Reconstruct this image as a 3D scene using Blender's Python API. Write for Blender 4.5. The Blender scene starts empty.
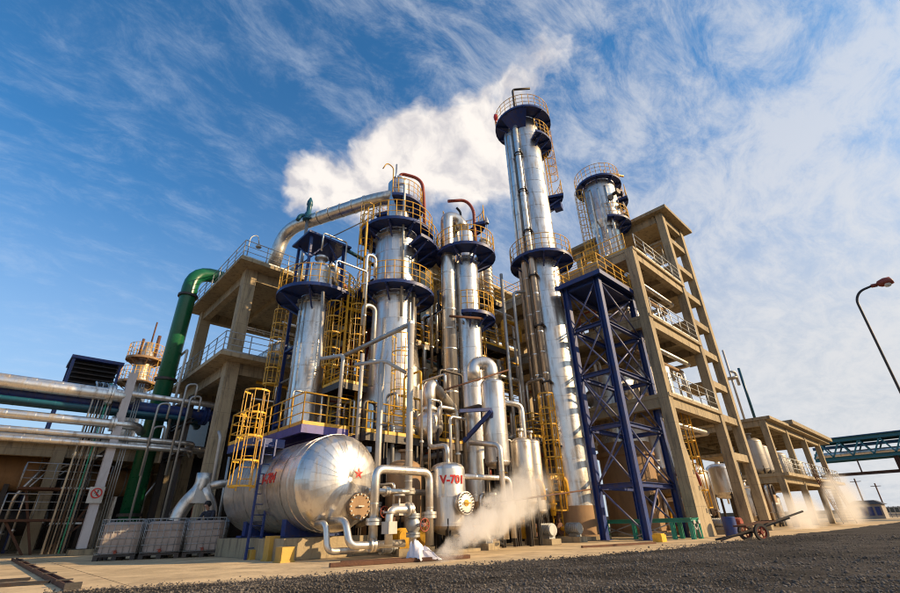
import bpy, math, random
from mathutils import Vector, Matrix, noise
PI = math.pi
random.seed(7)
S = bpy.context.scene
COL = S.collection
# ------------------------------------------------------------------ camera
cam_d = bpy.data.cameras.new('camera'); cam = bpy.data.objects.new('camera', cam_d); COL.objects.link(cam)
cam_d.sensor_width = 36; cam_d.lens = 18.0; cam_d.clip_start = 0.05; cam_d.clip_end = 6000
Rm = ((0.72785, 0.29302, 0.61997), (-0.68527, 0.34386, 0.642), (-0.02506, -0.89213, 0.45108))
cam.matrix_world = Matrix(((Rm[0][0], -Rm[0][1], -Rm[0][2], 0), (Rm[1][0], -Rm[1][1], -Rm[1][2], 0), (Rm[2][0], -Rm[2][1], -Rm[2][2], 0.8), (0, 0, 0, 1)))
S.camera = cam
# ------------------------------------------------------------------ light and exposure
SUN_EL, SUN_AZ = math.radians(24), math.radians(-53)          # azimuth counted from +X
SUN_DIR = Vector((math.cos(SUN_EL) * math.cos(SUN_AZ), math.cos(SUN_EL) * math.sin(SUN_AZ), math.sin(SUN_EL)))
sun_d = bpy.data.lights.new('sun', 'SUN'); sun = bpy.data.objects.new('sun', sun_d); COL.objects.link(sun)
sun_d.energy = 5.0; sun_d.angle = math.radians(0.6); sun_d.color = (1.0, 0.72, 0.40)
sun.rotation_euler = SUN_DIR.to_track_quat('Z', 'Y').to_euler()
S.view_settings.view_transform = 'Standard'; S.view_settings.look = 'None'
S.view_settings.exposure = 0.38; S.view_settings.gamma = 1.0
S.cycles.max_bounces = 6; S.cycles.diffuse_bounces = 3; S.cycles.glossy_bounces = 4
S.cycles.volume_bounces = 4; S.cycles.volume_step_rate = 1.0; S.cycles.volume_max_steps = 96; S.cycles.use_denoising = True; S.cycles.filter_width = 1.15
W = bpy.data.worlds.new('World'); S.world = W; W.use_nodes = True


class NT:
    def __init__(s, tree):
        s.t = tree; s.n = tree.nodes; s.l = tree.links

    def set(s, sock, v):
        if isinstance(v, bpy.types.NodeSocket): s.l.new(v, sock)
        elif v is not None:
            if hasattr(sock, 'default_value'):
                try: sock.default_value = v
                except Exception: sock.default_value = tuple(v) + (1,)

    def math(s, op, a, b=None, c=None, clamp=False):
        n = s.n.new('ShaderNodeMath'); n.operation = op; n.use_clamp = clamp
        s.set(n.inputs[0], a)
        if b is not None: s.set(n.inputs[1], b)
        if c is not None: s.set(n.inputs[2], c)
        return n.outputs[0]

    def vec(s, op, a, b=None, out=0, scale=None):
        n = s.n.new('ShaderNodeVectorMath'); n.operation = op
        s.set(n.inputs[0], a)
        if b is not None: s.set(n.inputs[1], b)
        if scale is not None: s.set(n.inputs['Scale'], scale)
        return n.outputs[out]

    def noise(s, vec, scale, detail=4, rough=0.55, dist=0.0, color=False):
        n = s.n.new('ShaderNodeTexNoise'); n.inputs['Scale'].default_value = scale
        n.inputs['Detail'].default_value = detail; n.inputs['Roughness'].default_value = rough
        n.inputs['Distortion'].default_value = dist
        if vec is not None: s.l.new(vec, n.inputs['Vector'])
        return n.outputs[1 if color else 0]

    def ramp(s, fac, stops):
        n = s.n.new('ShaderNodeValToRGB'); s.l.new(fac, n.inputs[0])
        e = n.color_ramp.elements
        while len(e) > 1: e.remove(e[-1])
        e[0].position = stops[0][0]; c = stops[0][1]; e[0].color = (c, c, c, 1) if not hasattr(c, '__len__') else tuple(c) + (1,)
        for p, c in stops[1:]:
            x = e.new(p); x.color = (c, c, c, 1) if not hasattr(c, '__len__') else tuple(c) + (1,)
        return n.outputs[0]

    def mix(s, fac, a, b, mode='MIX'):
        n = s.n.new('ShaderNodeMix'); n.data_type = 'RGBA'; n.blend_type = mode
        s.set(n.inputs[0], fac); s.set(n.inputs[6], a); s.set(n.inputs[7], b)
        return n.outputs[2]

    def smooth(s, v, a, b):
        n = s.n.new('ShaderNodeMapRange'); n.interpolation_type = 'SMOOTHSTEP'
        s.set(n.inputs[0], v); n.inputs[1].default_value = a; n.inputs[2].default_value = b
        return n.outputs[0]

    def sep(s, v):
        n = s.n.new('ShaderNodeSeparateXYZ'); s.l.new(v, n.inputs[0]); return n.outputs

    def comb(s, x, y, z):
        n = s.n.new('ShaderNodeCombineXYZ')
        for i, q in enumerate((x, y, z)): s.set(n.inputs[i], q)
        return n.outputs[0]


def build_world():
    w = NT(W.node_tree); bg = W.node_tree.nodes['Background']
    tc = w.n.new('ShaderNodeTexCoord'); d = w.vec('NORMALIZE', tc.outputs['Generated'])
    sky = w.n.new('ShaderNodeTexSky'); sky.sky_type = 'NISHITA'; sky.sun_disc = False
    sky.sun_elevation = SUN_EL; sky.sun_rotation = math.atan2(SUN_DIR.x, SUN_DIR.y)
    sky.air_density = 1.0; sky.dust_density = 1.2; sky.ozone_density = 3.5
    x, y, z = w.sep(d)
    base = w.mix(1.0, sky.outputs[0], (0.42, 0.98, 1.22), 'MULTIPLY')
    # warm haze near the horizon on the sunny side
    sd = w.vec('DOT_PRODUCT', d, tuple(SUN_DIR), out=1)
    zc = w.math('MAXIMUM', z, 0.0)
    hz = w.math('MULTIPLY', w.smooth(zc, 0.80, 0.0), w.smooth(sd, -0.45, 0.55))
    base = w.mix(w.math('MULTIPLY', hz, 0.95), base, (4.75, 4.2, 3.7))
    low = w.math('MULTIPLY', w.smooth(zc, 0.62, 0.0), 0.75)
    base = w.mix(low, base, (3.4, 3.85, 4.45))
    # cirrus: planar coordinates, stretched
    den = w.math('ADD', zc, 0.22)
    p = w.comb(w.math('DIVIDE', x, den), w.math('DIVIDE', y, den), 0.0)
    wr = w.noise(p, 1.3, 3, 0.5, 0, True)
    p2 = w.vec('ADD', p, w.vec('SCALE', w.vec('SUBTRACT', wr, (0.5, 0.5, 0.5)), scale=0.28))
    rot = w.n.new('ShaderNodeMapping'); rot.inputs['Rotation'].default_value = (0, 0, math.radians(-38)); rot.inputs['Scale'].default_value = (1.0, 1.9, 1)
    w.l.new(p2, rot.inputs['Vector'])
    streak = w.noise(rot.outputs[0], 7.0, 12, 0.72, 0.35)
    soft = w.noise(p, 1.5, 7, 0.6, 0.8)
    sunny = w.smooth(sd, -0.35, 0.62)
    cov = w.math('ADD', w.math('MULTIPLY', soft, 0.55), w.math('MULTIPLY', streak, 0.62))
    cov = w.math('ADD', cov, w.math('MULTIPLY', sunny, 0.12))
    cir = w.smooth(cov, 0.55, 0.84)
    cir = w.math('MULTIPLY', cir, w.math('ADD', w.math('MULTIPLY', sunny, 0.36), 0.30))
    ccol = w.mix(sunny, (4.1, 4.7, 5.6), (5.0, 4.95, 4.95))
    c1 = w.mix(cir, base, ccol)
    # billowing white cloud drifting behind the columns
    blobs = [((0.300, 0.700, 0.648), .062), ((0.278, 0.735, 0.618), .05), ((0.335, 0.700, 0.630), .05), ((0.405, 0.600, 0.690), .055), ((0.445, 0.600, 0.665), .07),
             ((0.455, 0.545, 0.704), .055), ((0.505, 0.505, 0.700), .085), ((0.562, 0.50, 0.658), .10), ((0.515, 0.43, 0.741), .06), ((0.53, 0.345, 0.774), .055),
             ((0.545, 0.270, 0.794), .055), ((0.40, 0.68, 0.61), .06), ((0.61, 0.40, 0.684), .05)]
    nz = w.noise(d, 8.0, 9, 0.55, 0.25)
    dn = w.vec('NORMALIZE', w.vec('ADD', d, w.vec('SCALE', w.vec('SUBTRACT', w.noise(d, 4.2, 5, 0.55, 0, True), (0.5, 0.5, 0.5)), scale=0.16)))
    tot = None; tot2 = None
    for c, r in blobs:
        wt = 0.74 if c[2] > 0.735 else 1.0
        q = w.vec('DISTANCE', dn, c, out=1)
        q = w.math('DIVIDE', q, r * 1.05); q = w.math('MULTIPLY', q, q)
        g = w.math('MULTIPLY', w.math('EXPONENT', w.math('MULTIPLY', q, -1.0)), wt)
        tot = g if tot is None else w.math('ADD', tot, g)
    nz2 = w.noise(dn, 19.0, 8, 0.55, 0.1)
    dens = w.math('ADD', tot, w.math('MULTIPLY', w.math('SUBTRACT', nz, 0.5), 1.5)); dens = w.math('ADD', dens, w.math('MULTIPLY', w.math('SUBTRACT', nz2, 0.5), 1.3))
    cum = w.smooth(dens, 0.40, 1.12)
    cum = w.math('MULTIPLY', cum, 0.92)
    sA = w.noise(dn, 9.0, 7, 0.55, 0.2); sB = w.noise(w.vec('ADD', dn, tuple(Vector((SUN_DIR.x, SUN_DIR.y, 0.35)) * 0.035)), 9.0, 7, 0.55, 0.2)
    shade = w.smooth(w.math('ADD', w.math('SUBTRACT', sA, sB), w.math('MULTIPLY', w.math('SUBTRACT', dens, 0.9), 0.07)), -0.13, 0.15)
    kcol = w.mix(shade, (3.9, 3.75, 3.9), (6.6, 6.1, 5.6))
    c2 = w.mix(cum, c1, kcol)
    w.l.new(c2, bg.inputs[0]); bg.inputs[1].default_value = 0.128


build_world()

# ------------------------------------------------------------------ materials
MT = {}


def mat(name, col, rough=0.6, metal=0.0, var=0.25, vs=3.0, bump=0.0, bs=20.0, dirt=None, dirt_amt=0.0, dscale=(1.2, 1.2, 0.35), rnd=0.0, spec=0.5, boards=False, patch=0.0):
    m = bpy.data.materials.new(name); m.use_nodes = True
    w = NT(m.node_tree); b = m.node_tree.nodes['Principled BSDF']
    geo = w.n.new('ShaderNodeNewGeometry'); P = geo.outputs['Position']
    n1 = w.noise(P, vs, 6, 0.6)
    k = w.math('ADD', w.math('MULTIPLY', n1, 2 * var), 1 - var)
    if rnd:
        oi = w.n.new('ShaderNodeObjectInfo')
        k = w.math('MULTIPLY', k, w.math('ADD', w.math('MULTIPLY', oi.outputs['Random'], 2 * rnd), 1 - rnd))
    c = w.vec('SCALE', tuple(col), scale=k)
    if patch: k = w.math('MULTIPLY', k, w.math('ADD', 1 - patch, w.math('MULTIPLY', w.smooth(w.noise(P, 0.55, 5, 0.6, 0.5), 0.36, 0.64), 2 * patch)))
    c = w.vec('SCALE', tuple(col), scale=k)
    if dirt:
        mp = w.n.new('ShaderNodeMapping'); mp.inputs['Scale'].default_value = dscale; w.l.new(P, mp.inputs['Vector'])
        dn = w.noise(mp.outputs[0], 2.3, 8, 0.65, 0.3)
        dm = w.math('MULTIPLY', w.smooth(dn, 0.45, 0.72), dirt_amt)
        c = w.mix(dm, c, tuple(dirt) + (1,))
        if metal > 0.5:
            w.l.new(w.math('SUBTRACT', metal, w.math('MULTIPLY', dm, 0.7)), b.inputs['Metallic'])
    w.l.new(c, b.inputs['Base Color'])
    if not (dirt and metal > 0.5): b.inputs['Metallic'].default_value = metal
    rn = w.noise(P, vs * 2.3, 5, 0.6)
    r = w.math('ADD', w.math('MULTIPLY', rn, 0.22), rough - 0.11, clamp=True)
    if rnd and metal > 0.5:
        r = w.math('ADD', r, w.math('MULTIPLY', w.math('SUBTRACT', oi.outputs['Random'], 0.5), 0.12), clamp=True)
    w.l.new(r, b.inputs['Roughness'])
    b.inputs['Specular IOR Level'].default_value = spec
    if boards:
        xyz = w.sep(P)
        f1 = w.math('FRACT', w.math('DIVIDE', xyz[2], 1.22)); f2 = w.math('FRACT', w.math('MULTIPLY', w.math('ADD', xyz[0], xyz[1]), 0.41))
        ln = w.math('MAXIMUM', w.math('LESS_THAN', f1, 0.014), w.math('LESS_THAN', f2, 0.010))
        c = w.mix(w.math('MULTIPLY', ln, 0.65), c, (0.16, 0.13, 0.10, 1)); w.l.new(c, b.inputs['Base Color'])
    if bump:
        bp = w.n.new('ShaderNodeBump'); bp.inputs['Strength'].default_value = bump; bp.inputs['Distance'].default_value = 0.05
        w.l.new(w.noise(P, bs, 5, 0.6), bp.inputs['Height']); w.l.new(bp.outputs[0], b.inputs['Normal'])
    MT[name] = m
    return m


mat('aluminium_cladding', (0.74, 0.71, 0.67), 0.34, 0.98, 0.14, 1.5, 0.19, 2.4, (0.26, 0.17, 0.09), 0.68, (1.8, 1.8, 0.25), rnd=0.06)
mat('stained_cladding', (0.62, 0.56, 0.48), 0.42, 0.9, 0.16, 1.5, 0.16, 3.0, (0.17, 0.10, 0.05), 0.8, (1.6, 1.6, 0.6), rnd=0.10)
mat('steel_pipe_jacket', (0.70, 0.66, 0.60), 0.38, 0.95, 0.15, 2.0, 0.1, 6.0, (0.22, 0.14, 0.07), 0.55, (2, 2, 1), rnd=0.12)
mat('galvanised_steel', (0.42, 0.43, 0.43), 0.5, 0.8, 0.2, 4.0, 0.05, 30, (0.12, 0.09, 0.06), 0.5)
mat('navy_paint', (0.010, 0.036, 0.175), 0.45, 0.0, 0.35, 3.0, 0.08, 25, (0.075, 0.045, 0.03), 0.55, (2.5, 2.5, 1.2))
mat('violet_blue_paint', (0.075, 0.06, 0.27), 0.42, 0.0, 0.3, 3.0, 0.05, 25, (0.03, 0.02, 0.03), 0.6)
mat('yellow_paint', (0.74, 0.40, 0.025), 0.42, 0.0, 0.18, 6.0, 0.04, 30, (0.22, 0.11, 0.03), 0.55, (3, 3, 2), rnd=0.12)
mat('concrete', (0.38, 0.305, 0.195), 0.85, 0.0, 0.22, 1.6, 0.35, 14, (0.13, 0.105, 0.078), 0.85, (1.9, 1.9, 0.35), rnd=0.10, spec=0.3, boards=True)
mat('pad_concrete', (0.56, 0.42, 0.25), 0.88, 0.0, 0.18, 1.1, 0.35, 9, (0.22, 0.16, 0.10), 0.6, (0.5, 0.5, 0.5), rnd=0.07, spec=0.25, patch=0.14)
mat('gravel', (0.05, 0.043, 0.038), 0.9, 0.0, 0.5, 22.0, 1.0, 45, (0.09, 0.078, 0.065), 0.5, (6, 6, 6), spec=0.2, patch=0.4)
mat('gravel_stone', (0.10, 0.088, 0.08), 0.85, 0.0, 0.85, 33.0, 0.3, 60, (0.30, 0.25, 0.19), 0.6, (9, 9, 9), spec=0.3, patch=0.35)
mat('soil', (0.16, 0.125, 0.09), 0.95, 0.0, 0.3, 0.3, 0.3, 3, (0.09, 0.09, 0.05), 0.5, (0.1, 0.1, 0.1), spec=0.1)
mat('green_paint', (0.004, 0.105, 0.040), 0.30, 0.0, 0.2, 2.0, 0.08, 5.0, (0.02, 0.06, 0.03), 0.15, (2, 2, .4))
mat('jade_paint', (0.03, 0.30, 0.20), 0.45, 0.0, 0.2, 3.0, 0.05, 20, (0.10, 0.10, 0.06), 0.5)
mat('teal_paint', (0.008, 0.085, 0.135), 0.40, 0.0, 0.2, 3.0, 0.04, 20, (0.03, 0.07, 0.08), 0.5)
mat('rust_red_paint', (0.28, 0.045, 0.02), 0.5, 0.0, 0.3, 6.0, 0.1, 30, (0.10, 0.03, 0.02), 0.5, (3, 3, 1))
mat('red_paint', (0.55, 0.02, 0.015), 0.45, 0.0, 0.12, 6.0)
mat('white_paint', (0.50, 0.47, 0.43), 0.42, 0.25, 0.1, 3.0, 0.05, 15, (0.35, 0.28, 0.2), 0.5, (3, 3, .8))
mat('mauve_grey_paint', (0.56, 0.52, 0.52), 0.5, 0.0, 0.1, 3.0, 0.05, 15, (0.25, 0.2, 0.18), 0.4)
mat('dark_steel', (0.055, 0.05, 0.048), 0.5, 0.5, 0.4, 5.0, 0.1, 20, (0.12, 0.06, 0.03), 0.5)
mat('rusty_steel', (0.13, 0.06, 0.035), 0.75, 0.3, 0.4, 5.0, 0.2, 25, (0.05, 0.03, 0.03), 0.5)
mat('black_rubber', (0.02, 0.018, 0.018), 0.7, 0.0, 0.3, 8.0)
mat('dusty_plastic', (0.36, 0.29, 0.25), 0.5, 0.0, 0.2, 2.0, 0.12, 6, (0.25, 0.17, 0.13), 0.6, (1, 1, 1))
mat('white_cloth', (0.74, 0.71, 0.76), 0.8, 0.0, 0.08, 8.0, 0.3, 25)
mat('work_clothes', (0.035, 0.038, 0.055), 0.85, 0.0, 0.3, 12.0, 0.4, 40)
mat('skin', (0.45, 0.26, 0.18), 0.55, 0.0, 0.08, 20.0)
mat('hair', (0.012, 0.010, 0.010), 0.5, 0.0, 0.3, 50.0, 0.5, 120)
mat('brown_insulation', (0.33, 0.20, 0.10), 0.7, 0.0, 0.2, 2.0, 0.15, 8, (0.16, 0.10, 0.06), 0.6)
mat('ochre_paint', (0.55, 0.33, 0.06), 0.6, 0.0, 0.2, 6.0, 0.1, 30, (0.25, 0.17, 0.08), 0.5)  # gold of sunlight on the concrete pier blocks, put into their colour
mat('lamp_glass', (0.75, 0.72, 0.62), 0.2, 0.0, 0.05, 5.0)
mat('far_plaster', (0.30, 0.27, 0.25), 0.8, 0.0, 0.15, 0.6)
mat('bridge_teal_paint', (0.03, 0.16, 0.18), 0.5, 0.0, 0.2, 1.0)
mat('faded_blue_paint', (0.10, 0.115, 0.24), 0.38, 0.0, 0.2, 4.0, 0.05, 20, (0.08, 0.05, 0.04), 0.5)  # truss braces: their specular highlight painted in as a lighter blue
mat('blue_sheet', (0.03, 0.10, 0.20), 0.5, 0.2, 0.2, 0.7)


def steam_mat(name, dens, scale, col=(0.95, 0.9, 0.85)):
    m = bpy.data.materials.new(name); m.use_nodes = True
    w = NT(m.node_tree); m.node_tree.nodes.remove(m.node_tree.nodes['Principled BSDF'])
    pv = w.n.new('ShaderNodeVolumePrincipled'); pv.inputs['Color'].default_value = (*col, 1); pv.inputs['Anisotropy'].default_value = 0.25
    tc = w.n.new('ShaderNodeTexCoord'); ob = tc.outputs['Object']
    ln = w.vec('LENGTH', ob, out=1)
    geo = w.n.new('ShaderNodeNewGeometry')
    warp = w.noise(geo.outputs['Position'], scale, 7, 0.62, 0.8)
    fall = w.math('MULTIPLY', w.smooth(w.math('ADD', ln, w.math('MULTIPLY', w.math('SUBTRACT', warp, 0.5), 2.6)), 0.95, 0.1), w.smooth(ln, 1.0, 0.8))
    w.l.new(w.math('MULTIPLY', fall, dens), pv.inputs['Density'])
    w.l.new(pv.outputs[0], m.node_tree.nodes['Material Output'].inputs['Volume'])
    MT[name] = m


steam_mat('steam', 1.0, 1.1, (0.995, 0.985, 0.97))
def jet_mat(name, dens, A, B, r0, r1, scale):
    A = Vector(A); B = Vector(B); L = (B - A).length; D = (B - A) / L
    m = bpy.data.materials.new(name); m.use_nodes = True
    w = NT(m.node_tree); m.node_tree.nodes.remove(m.node_tree.nodes['Principled BSDF'])
    pv = w.n.new('ShaderNodeVolumePrincipled'); pv.inputs['Color'].default_value = (0.995, 0.985, 0.97, 1); pv.inputs['Anisotropy'].default_value = 0.2
    P = w.n.new('ShaderNodeNewGeometry').outputs['Position']
    q = w.vec('SUBTRACT', P, tuple(A)); t = w.math('DIVIDE', w.vec('DOT_PRODUCT', q, tuple(D), out=1), L)
    ax = w.vec('SUBTRACT', q, w.vec('SCALE', tuple(D * L), scale=t))
    dist = w.vec('LENGTH', ax, out=1)
    rr = w.math('ADD', r0, w.math('MULTIPLY', t, r1 - r0))
    rel = w.math('DIVIDE', dist, w.math('MAXIMUM', rr, 0.05))
    nz = w.noise(P, scale, 8, 0.62, 0.5)
    rel = w.math('ADD', rel, w.math('MULTIPLY', w.math('SUBTRACT', nz, 0.5), 3.0))
    f = w.math('MULTIPLY', w.smooth(rel, 0.95, 0.35), w.math('MULTIPLY', w.smooth(t, 1.0, 0.62), w.smooth(t, -0.02, 0.05)))
    f = w.math('MULTIPLY', f, w.math('SUBTRACT', 1.25, t))
    w.l.new(w.math('MULTIPLY', f, dens), pv.inputs['Density'])
    w.l.new(pv.outputs[0], m.node_tree.nodes['Material Output'].inputs['Volume']); MT[name] = m


JA, JB = (7.95, 8.85, 0.12), (15.6, 11.2, 2.2)
jet_mat('steam_jet', 2.6, JA, JB, 0.22, 1.05, 1.7)
steam_mat('steam_far', 0.5, 0.6, (0.995, 0.985, 0.97))


# ------------------------------------------------------------------ mesh builder
class MB:
    def __init__(s):
        s.v = []; s.f = []; s.s = []

    def face(s, idx, sm=False):
        s.f.append(idx); s.s.append(sm)

    def box(s, a, b):
        x0, y0, z0 = a; x1, y1, z1 = b
        s.hexa([(x0, y0, z0), (x1, y0, z0), (x1, y1, z0), (x0, y1, z0), (x0, y0, z1), (x1, y0, z1), (x1, y1, z1), (x0, y1, z1)])
        return s

    def hexa(s, p):
        o = len(s.v); s.v += [Vector(q) for q in p]
        for q in ((0, 3, 2, 1), (4, 5, 6, 7), (0, 1, 5, 4), (1, 2, 6, 5), (2, 3, 7, 6), (3, 0, 4, 7)): s.face([o + i for i in q])

    def cbox(s, c, sz, rz=0.0):
        cx, cy, cz = c; hx, hy, hz = sz[0] / 2, sz[1] / 2, sz[2] / 2
        ca, sa = math.cos(rz), math.sin(rz); P = []
        for dz in (-hz, hz):
            for dx, dy in ((-hx, -hy), (hx, -hy), (hx, hy), (-hx, hy)):
                P.append((cx + dx * ca - dy * sa, cy + dx * sa + dy * ca, cz + dz))
        s.hexa(P); return s

    def bar(s, p, q, w, h=None, up=(0, 0, 1)):
        h = h or w; p = Vector(p); q = Vector(q); d = (q - p).normalized(); u = Vector(up)
        if abs(d.dot(u)) > 0.98: u = Vector((1, 0, 0))
        a = d.cross(u).normalized(); b = a.cross(d).normalized()
        P = []
        for c in (p, q):
            for i, j in ((-1, -1), (1, -1), (1, 1), (-1, 1)): P.append(c + a * (i * w / 2) + b * (j * h / 2))
        o = len(s.v); s.v += P
        for t in ((0, 3, 2, 1), (4, 5, 6, 7), (0, 1, 5, 4), (1, 2, 6, 5), (2, 3, 7, 6), (3, 0, 4, 7)): s.face([o + i for i in t])
        return s

    def hbeam(s, p, q, size, up=(0, 0, 1), t=0.025):
        p = Vector(p); q = Vector(q); d = (q - p).normalized(); u = Vector(up)
        if abs(d.dot(u)) > 0.98: u = Vector((1, 0, 0))
        a = d.cross(u).normalized(); b = a.cross(d).normalized(); h = size / 2
        s.bar(p + b * (h - t / 2), q + b * (h - t / 2), size, t, up=u)
        s.bar(p - b * (h - t / 2), q - b * (h - t / 2), size, t, up=u)
        s.bar(p, q, t, size - 2 * t - 0.002, up=u)
        return s

    def tube(s, pts, r, n=10, bend=0.0, cap=True):
        pts = [Vector(p) for p in pts]
        if bend:
            out = [pts[0]]
            for i in range(1, len(pts) - 1):
                a, b, c = pts[i - 1], pts[i], pts[i + 1]
                d1 = (a - b); d2 = (c - b); L = min(bend, d1.length * .49, d2.length * .49)
                if d1.length < 1e-5 or d2.length < 1e-5 or abs(d1.normalized().dot(d2.normalized())) > .999: out.append(b); continue
                A = b + d1.normalized() * L; B = b + d2.normalized() * L
                for k in range(7):
                    t = k / 6; out.append(A * (1 - t) ** 2 + b * 2 * t * (1 - t) + B * t * t)
            out.append(pts[-1]); pts = out
        T = []
        for i in range(len(pts)):
            if i == 0: t = pts[1] - pts[0]
            elif i == len(pts) - 1: t = pts[-1] - pts[-2]
            else: t = (pts[i] - pts[i - 1]).normalized() + (pts[i + 1] - pts[i]).normalized()
            T.append(t.normalized())
        u = T[0].orthogonal().normalized(); o = len(s.v)
        for i, p in enumerate(pts):
            if i:
                ax = T[i - 1].cross(T[i])
                if ax.length > 1e-6:
                    u = Matrix.Rotation(T[i - 1].angle(T[i]), 3, ax.normalized()) @ u
            w = T[i].cross(u)
            rr = r[i] if hasattr(r, '__len__') else r
            for k in range(n):
                a = 2 * PI * k / n; s.v.append(p + (u * math.cos(a) + w * math.sin(a)) * rr)
        m = len(pts)
        for i in range(m - 1):
            for k in range(n):
                k2 = (k + 1) % n
                s.face([o + i * n + k, o + i * n + k2, o + (i + 1) * n + k2, o + (i + 1) * n + k], True)
        if cap:
            s.face([o + k for k in range(n)][::-1]); s.face([o + (m - 1) * n + k for k in range(n)])
        return s

    def lathe(s, c, prof, n=24, axis='z', a0=0.0, a1=2 * PI, flat=False):
        c = Vector(c); full = abs(a1 - a0 - 2 * PI) < 1e-6; m = n if full else n + 1; o = len(s.v)
        for r, h in prof:
            for k in range(m):
                a = a0 + (a1 - a0) * k / n; x, y = r * math.cos(a), r * math.sin(a)
                if axis == 'z': s.v.append(c + Vector((x, y, h)))
                elif axis == 'y': s.v.append(c + Vector((x, h, y)))
                elif axis == 'x': s.v.append(c + Vector((h, x, y)))
                else:
                    A, B, D = axis; s.v.append(c + A * x + B * y + D * h)
        for i in range(len(prof) - 1):
            for k in range(n):
                k2 = (k + 1) % m
                q = [o + i * m + k, o + i * m + k2, o + (i + 1) * m + k2, o + (i + 1) * m + k]
                if prof[i][0] < 1e-6: q = [q[0], q[2], q[3]]
                elif prof[i + 1][0] < 1e-6: q = [q[0], q[1], q[2]]
                if axis == 'y': q = q[::-1]
                s.face(q, not flat)
        return s

    def solid(s, c, prof, n=24, axis='z', a0=0.0, a1=2 * PI):
        """sharp-edged turned shape: each profile segment gets its own vertices"""
        for i in range(len(prof) - 1): s.lathe(c, [prof[i], prof[i + 1]], n, axis, a0, a1)
        return s

    def disc(s, c, d, r, t, n=16):
        """short cylinder centred at c along direction d (flanges, wheels)"""
        d = Vector(d).normalized(); A = d.orthogonal().normalized(); B = d.cross(A)
        return s.solid(c, [(0, -t / 2), (r, -t / 2), (r, t / 2), (0, t / 2)], n, (A, B, d))

    def ring(s, c, d, r0, r1, t, n=20):
        d = Vector(d).normalized(); A = d.orthogonal().normalized(); B = d.cross(A)
        return s.solid(c, [(r0, -t / 2), (r1, -t / 2), (r1, t / 2), (r0, t / 2), (r0, -t / 2)], n, (A, B, d))

    def mesh(s, name, off=Vector((0, 0, 0))):
        me = bpy.data.meshes.new(name)
        me.from_pydata([tuple(v - off) for v in s.v], [], s.f)
        me.polygons.foreach_set('use_smooth', s.s); me.validate(); me.update()
        return me

    def build(s, name, m, parent=None, label=None):
        off = Vector(parent['_o']) if parent is not None and '_o' in parent else Vector((0, 0, 0))
        o = bpy.data.objects.new(name, s.mesh(name, off)); COL.objects.link(o)
        o.data.materials.append(MT[m] if isinstance(m, str) else m)
        if parent is not None:
            o.parent = parent; o['_o'] = list(off)
        if label: o['label'] = label
        return o


def tag(o, label, cat, group=None):
    o['label'] = label; o['category'] = cat
    if group: o['group'] = group
    return o


def thing(name, label, cat, loc=(0, 0, 0), group=None):
    o = bpy.data.objects.new(name, None); COL.objects.link(o); o.location = loc; o['_o'] = list(loc)
    o.empty_display_size = 0.3
    return tag(o, label, cat, group)


def single(name, mb, m, label, cat, group=None, loc=None):
    loc = Vector(loc) if loc is not None else Vector((sum(v.x for v in mb.v) / len(mb.v), sum(v.y for v in mb.v) / len(mb.v), min(v.z for v in mb.v)))
    o = bpy.data.objects.new(name, mb.mesh(name, loc)); COL.objects.link(o); o.location = loc; o['_o'] = list(loc)
    o.data.materials.append(MT[m]); return tag(o, label, cat, group)


def struct(name, mb, m, kind='structure'):
    o = mb.build(name, m); o['kind'] = kind; return o


def copies(mesh, name, mats, parent, locs):
    """alike pieces sharing mesh data: locs = [(offset vector, rotation euler)]"""
    if not mesh.materials: mesh.materials.append(MT[mats])
    base = Vector(parent['_o'])
    for p, r in locs:
        o = bpy.data.objects.new(name, mesh); COL.objects.link(o); o.parent = parent; o.location = Vector(p) - base; o.rotation_euler = r; o['_o'] = list(parent['_o'])


# ------------------------------------------------------------------ shared builders
def rail_mb(pts, closed=False, h=1.1, sp=1.3, r=0.022, toe=True, mb=None):
    mb = mb or MB(); P = [Vector(p) for p in pts]
    if closed: P = P + [P[0]]
    for k in (1.0, 0.68, 0.36):
        mb.tube([p + Vector((0, 0, h * k)) for p in P], r if k == 1.0 else r * .75, 6, cap=not closed)
    for i in range(len(P) - 1):
        a, b = P[i], P[i + 1]; L = (b - a).length; n = max(1, round(L / sp))
        for j in range(n + (1 if i == len(P) - 2 and not closed else 0)):
            q = a + (b - a) * (j / n); mb.tube([q, q + Vector((0, 0, h))], r, 6)
        if toe: mb.bar(a + Vector((0, 0, .06)), b + Vector((0, 0, .06)), 0.008, 0.12)
    return mb


def arc(c, r, a0, a1, z, n):
    return [(c[0] + r * math.cos(a0 + (a1 - a0) * i / n), c[1] + r * math.sin(a0 + (a1 - a0) * i / n), z) for i in range(n + 1)]


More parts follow.
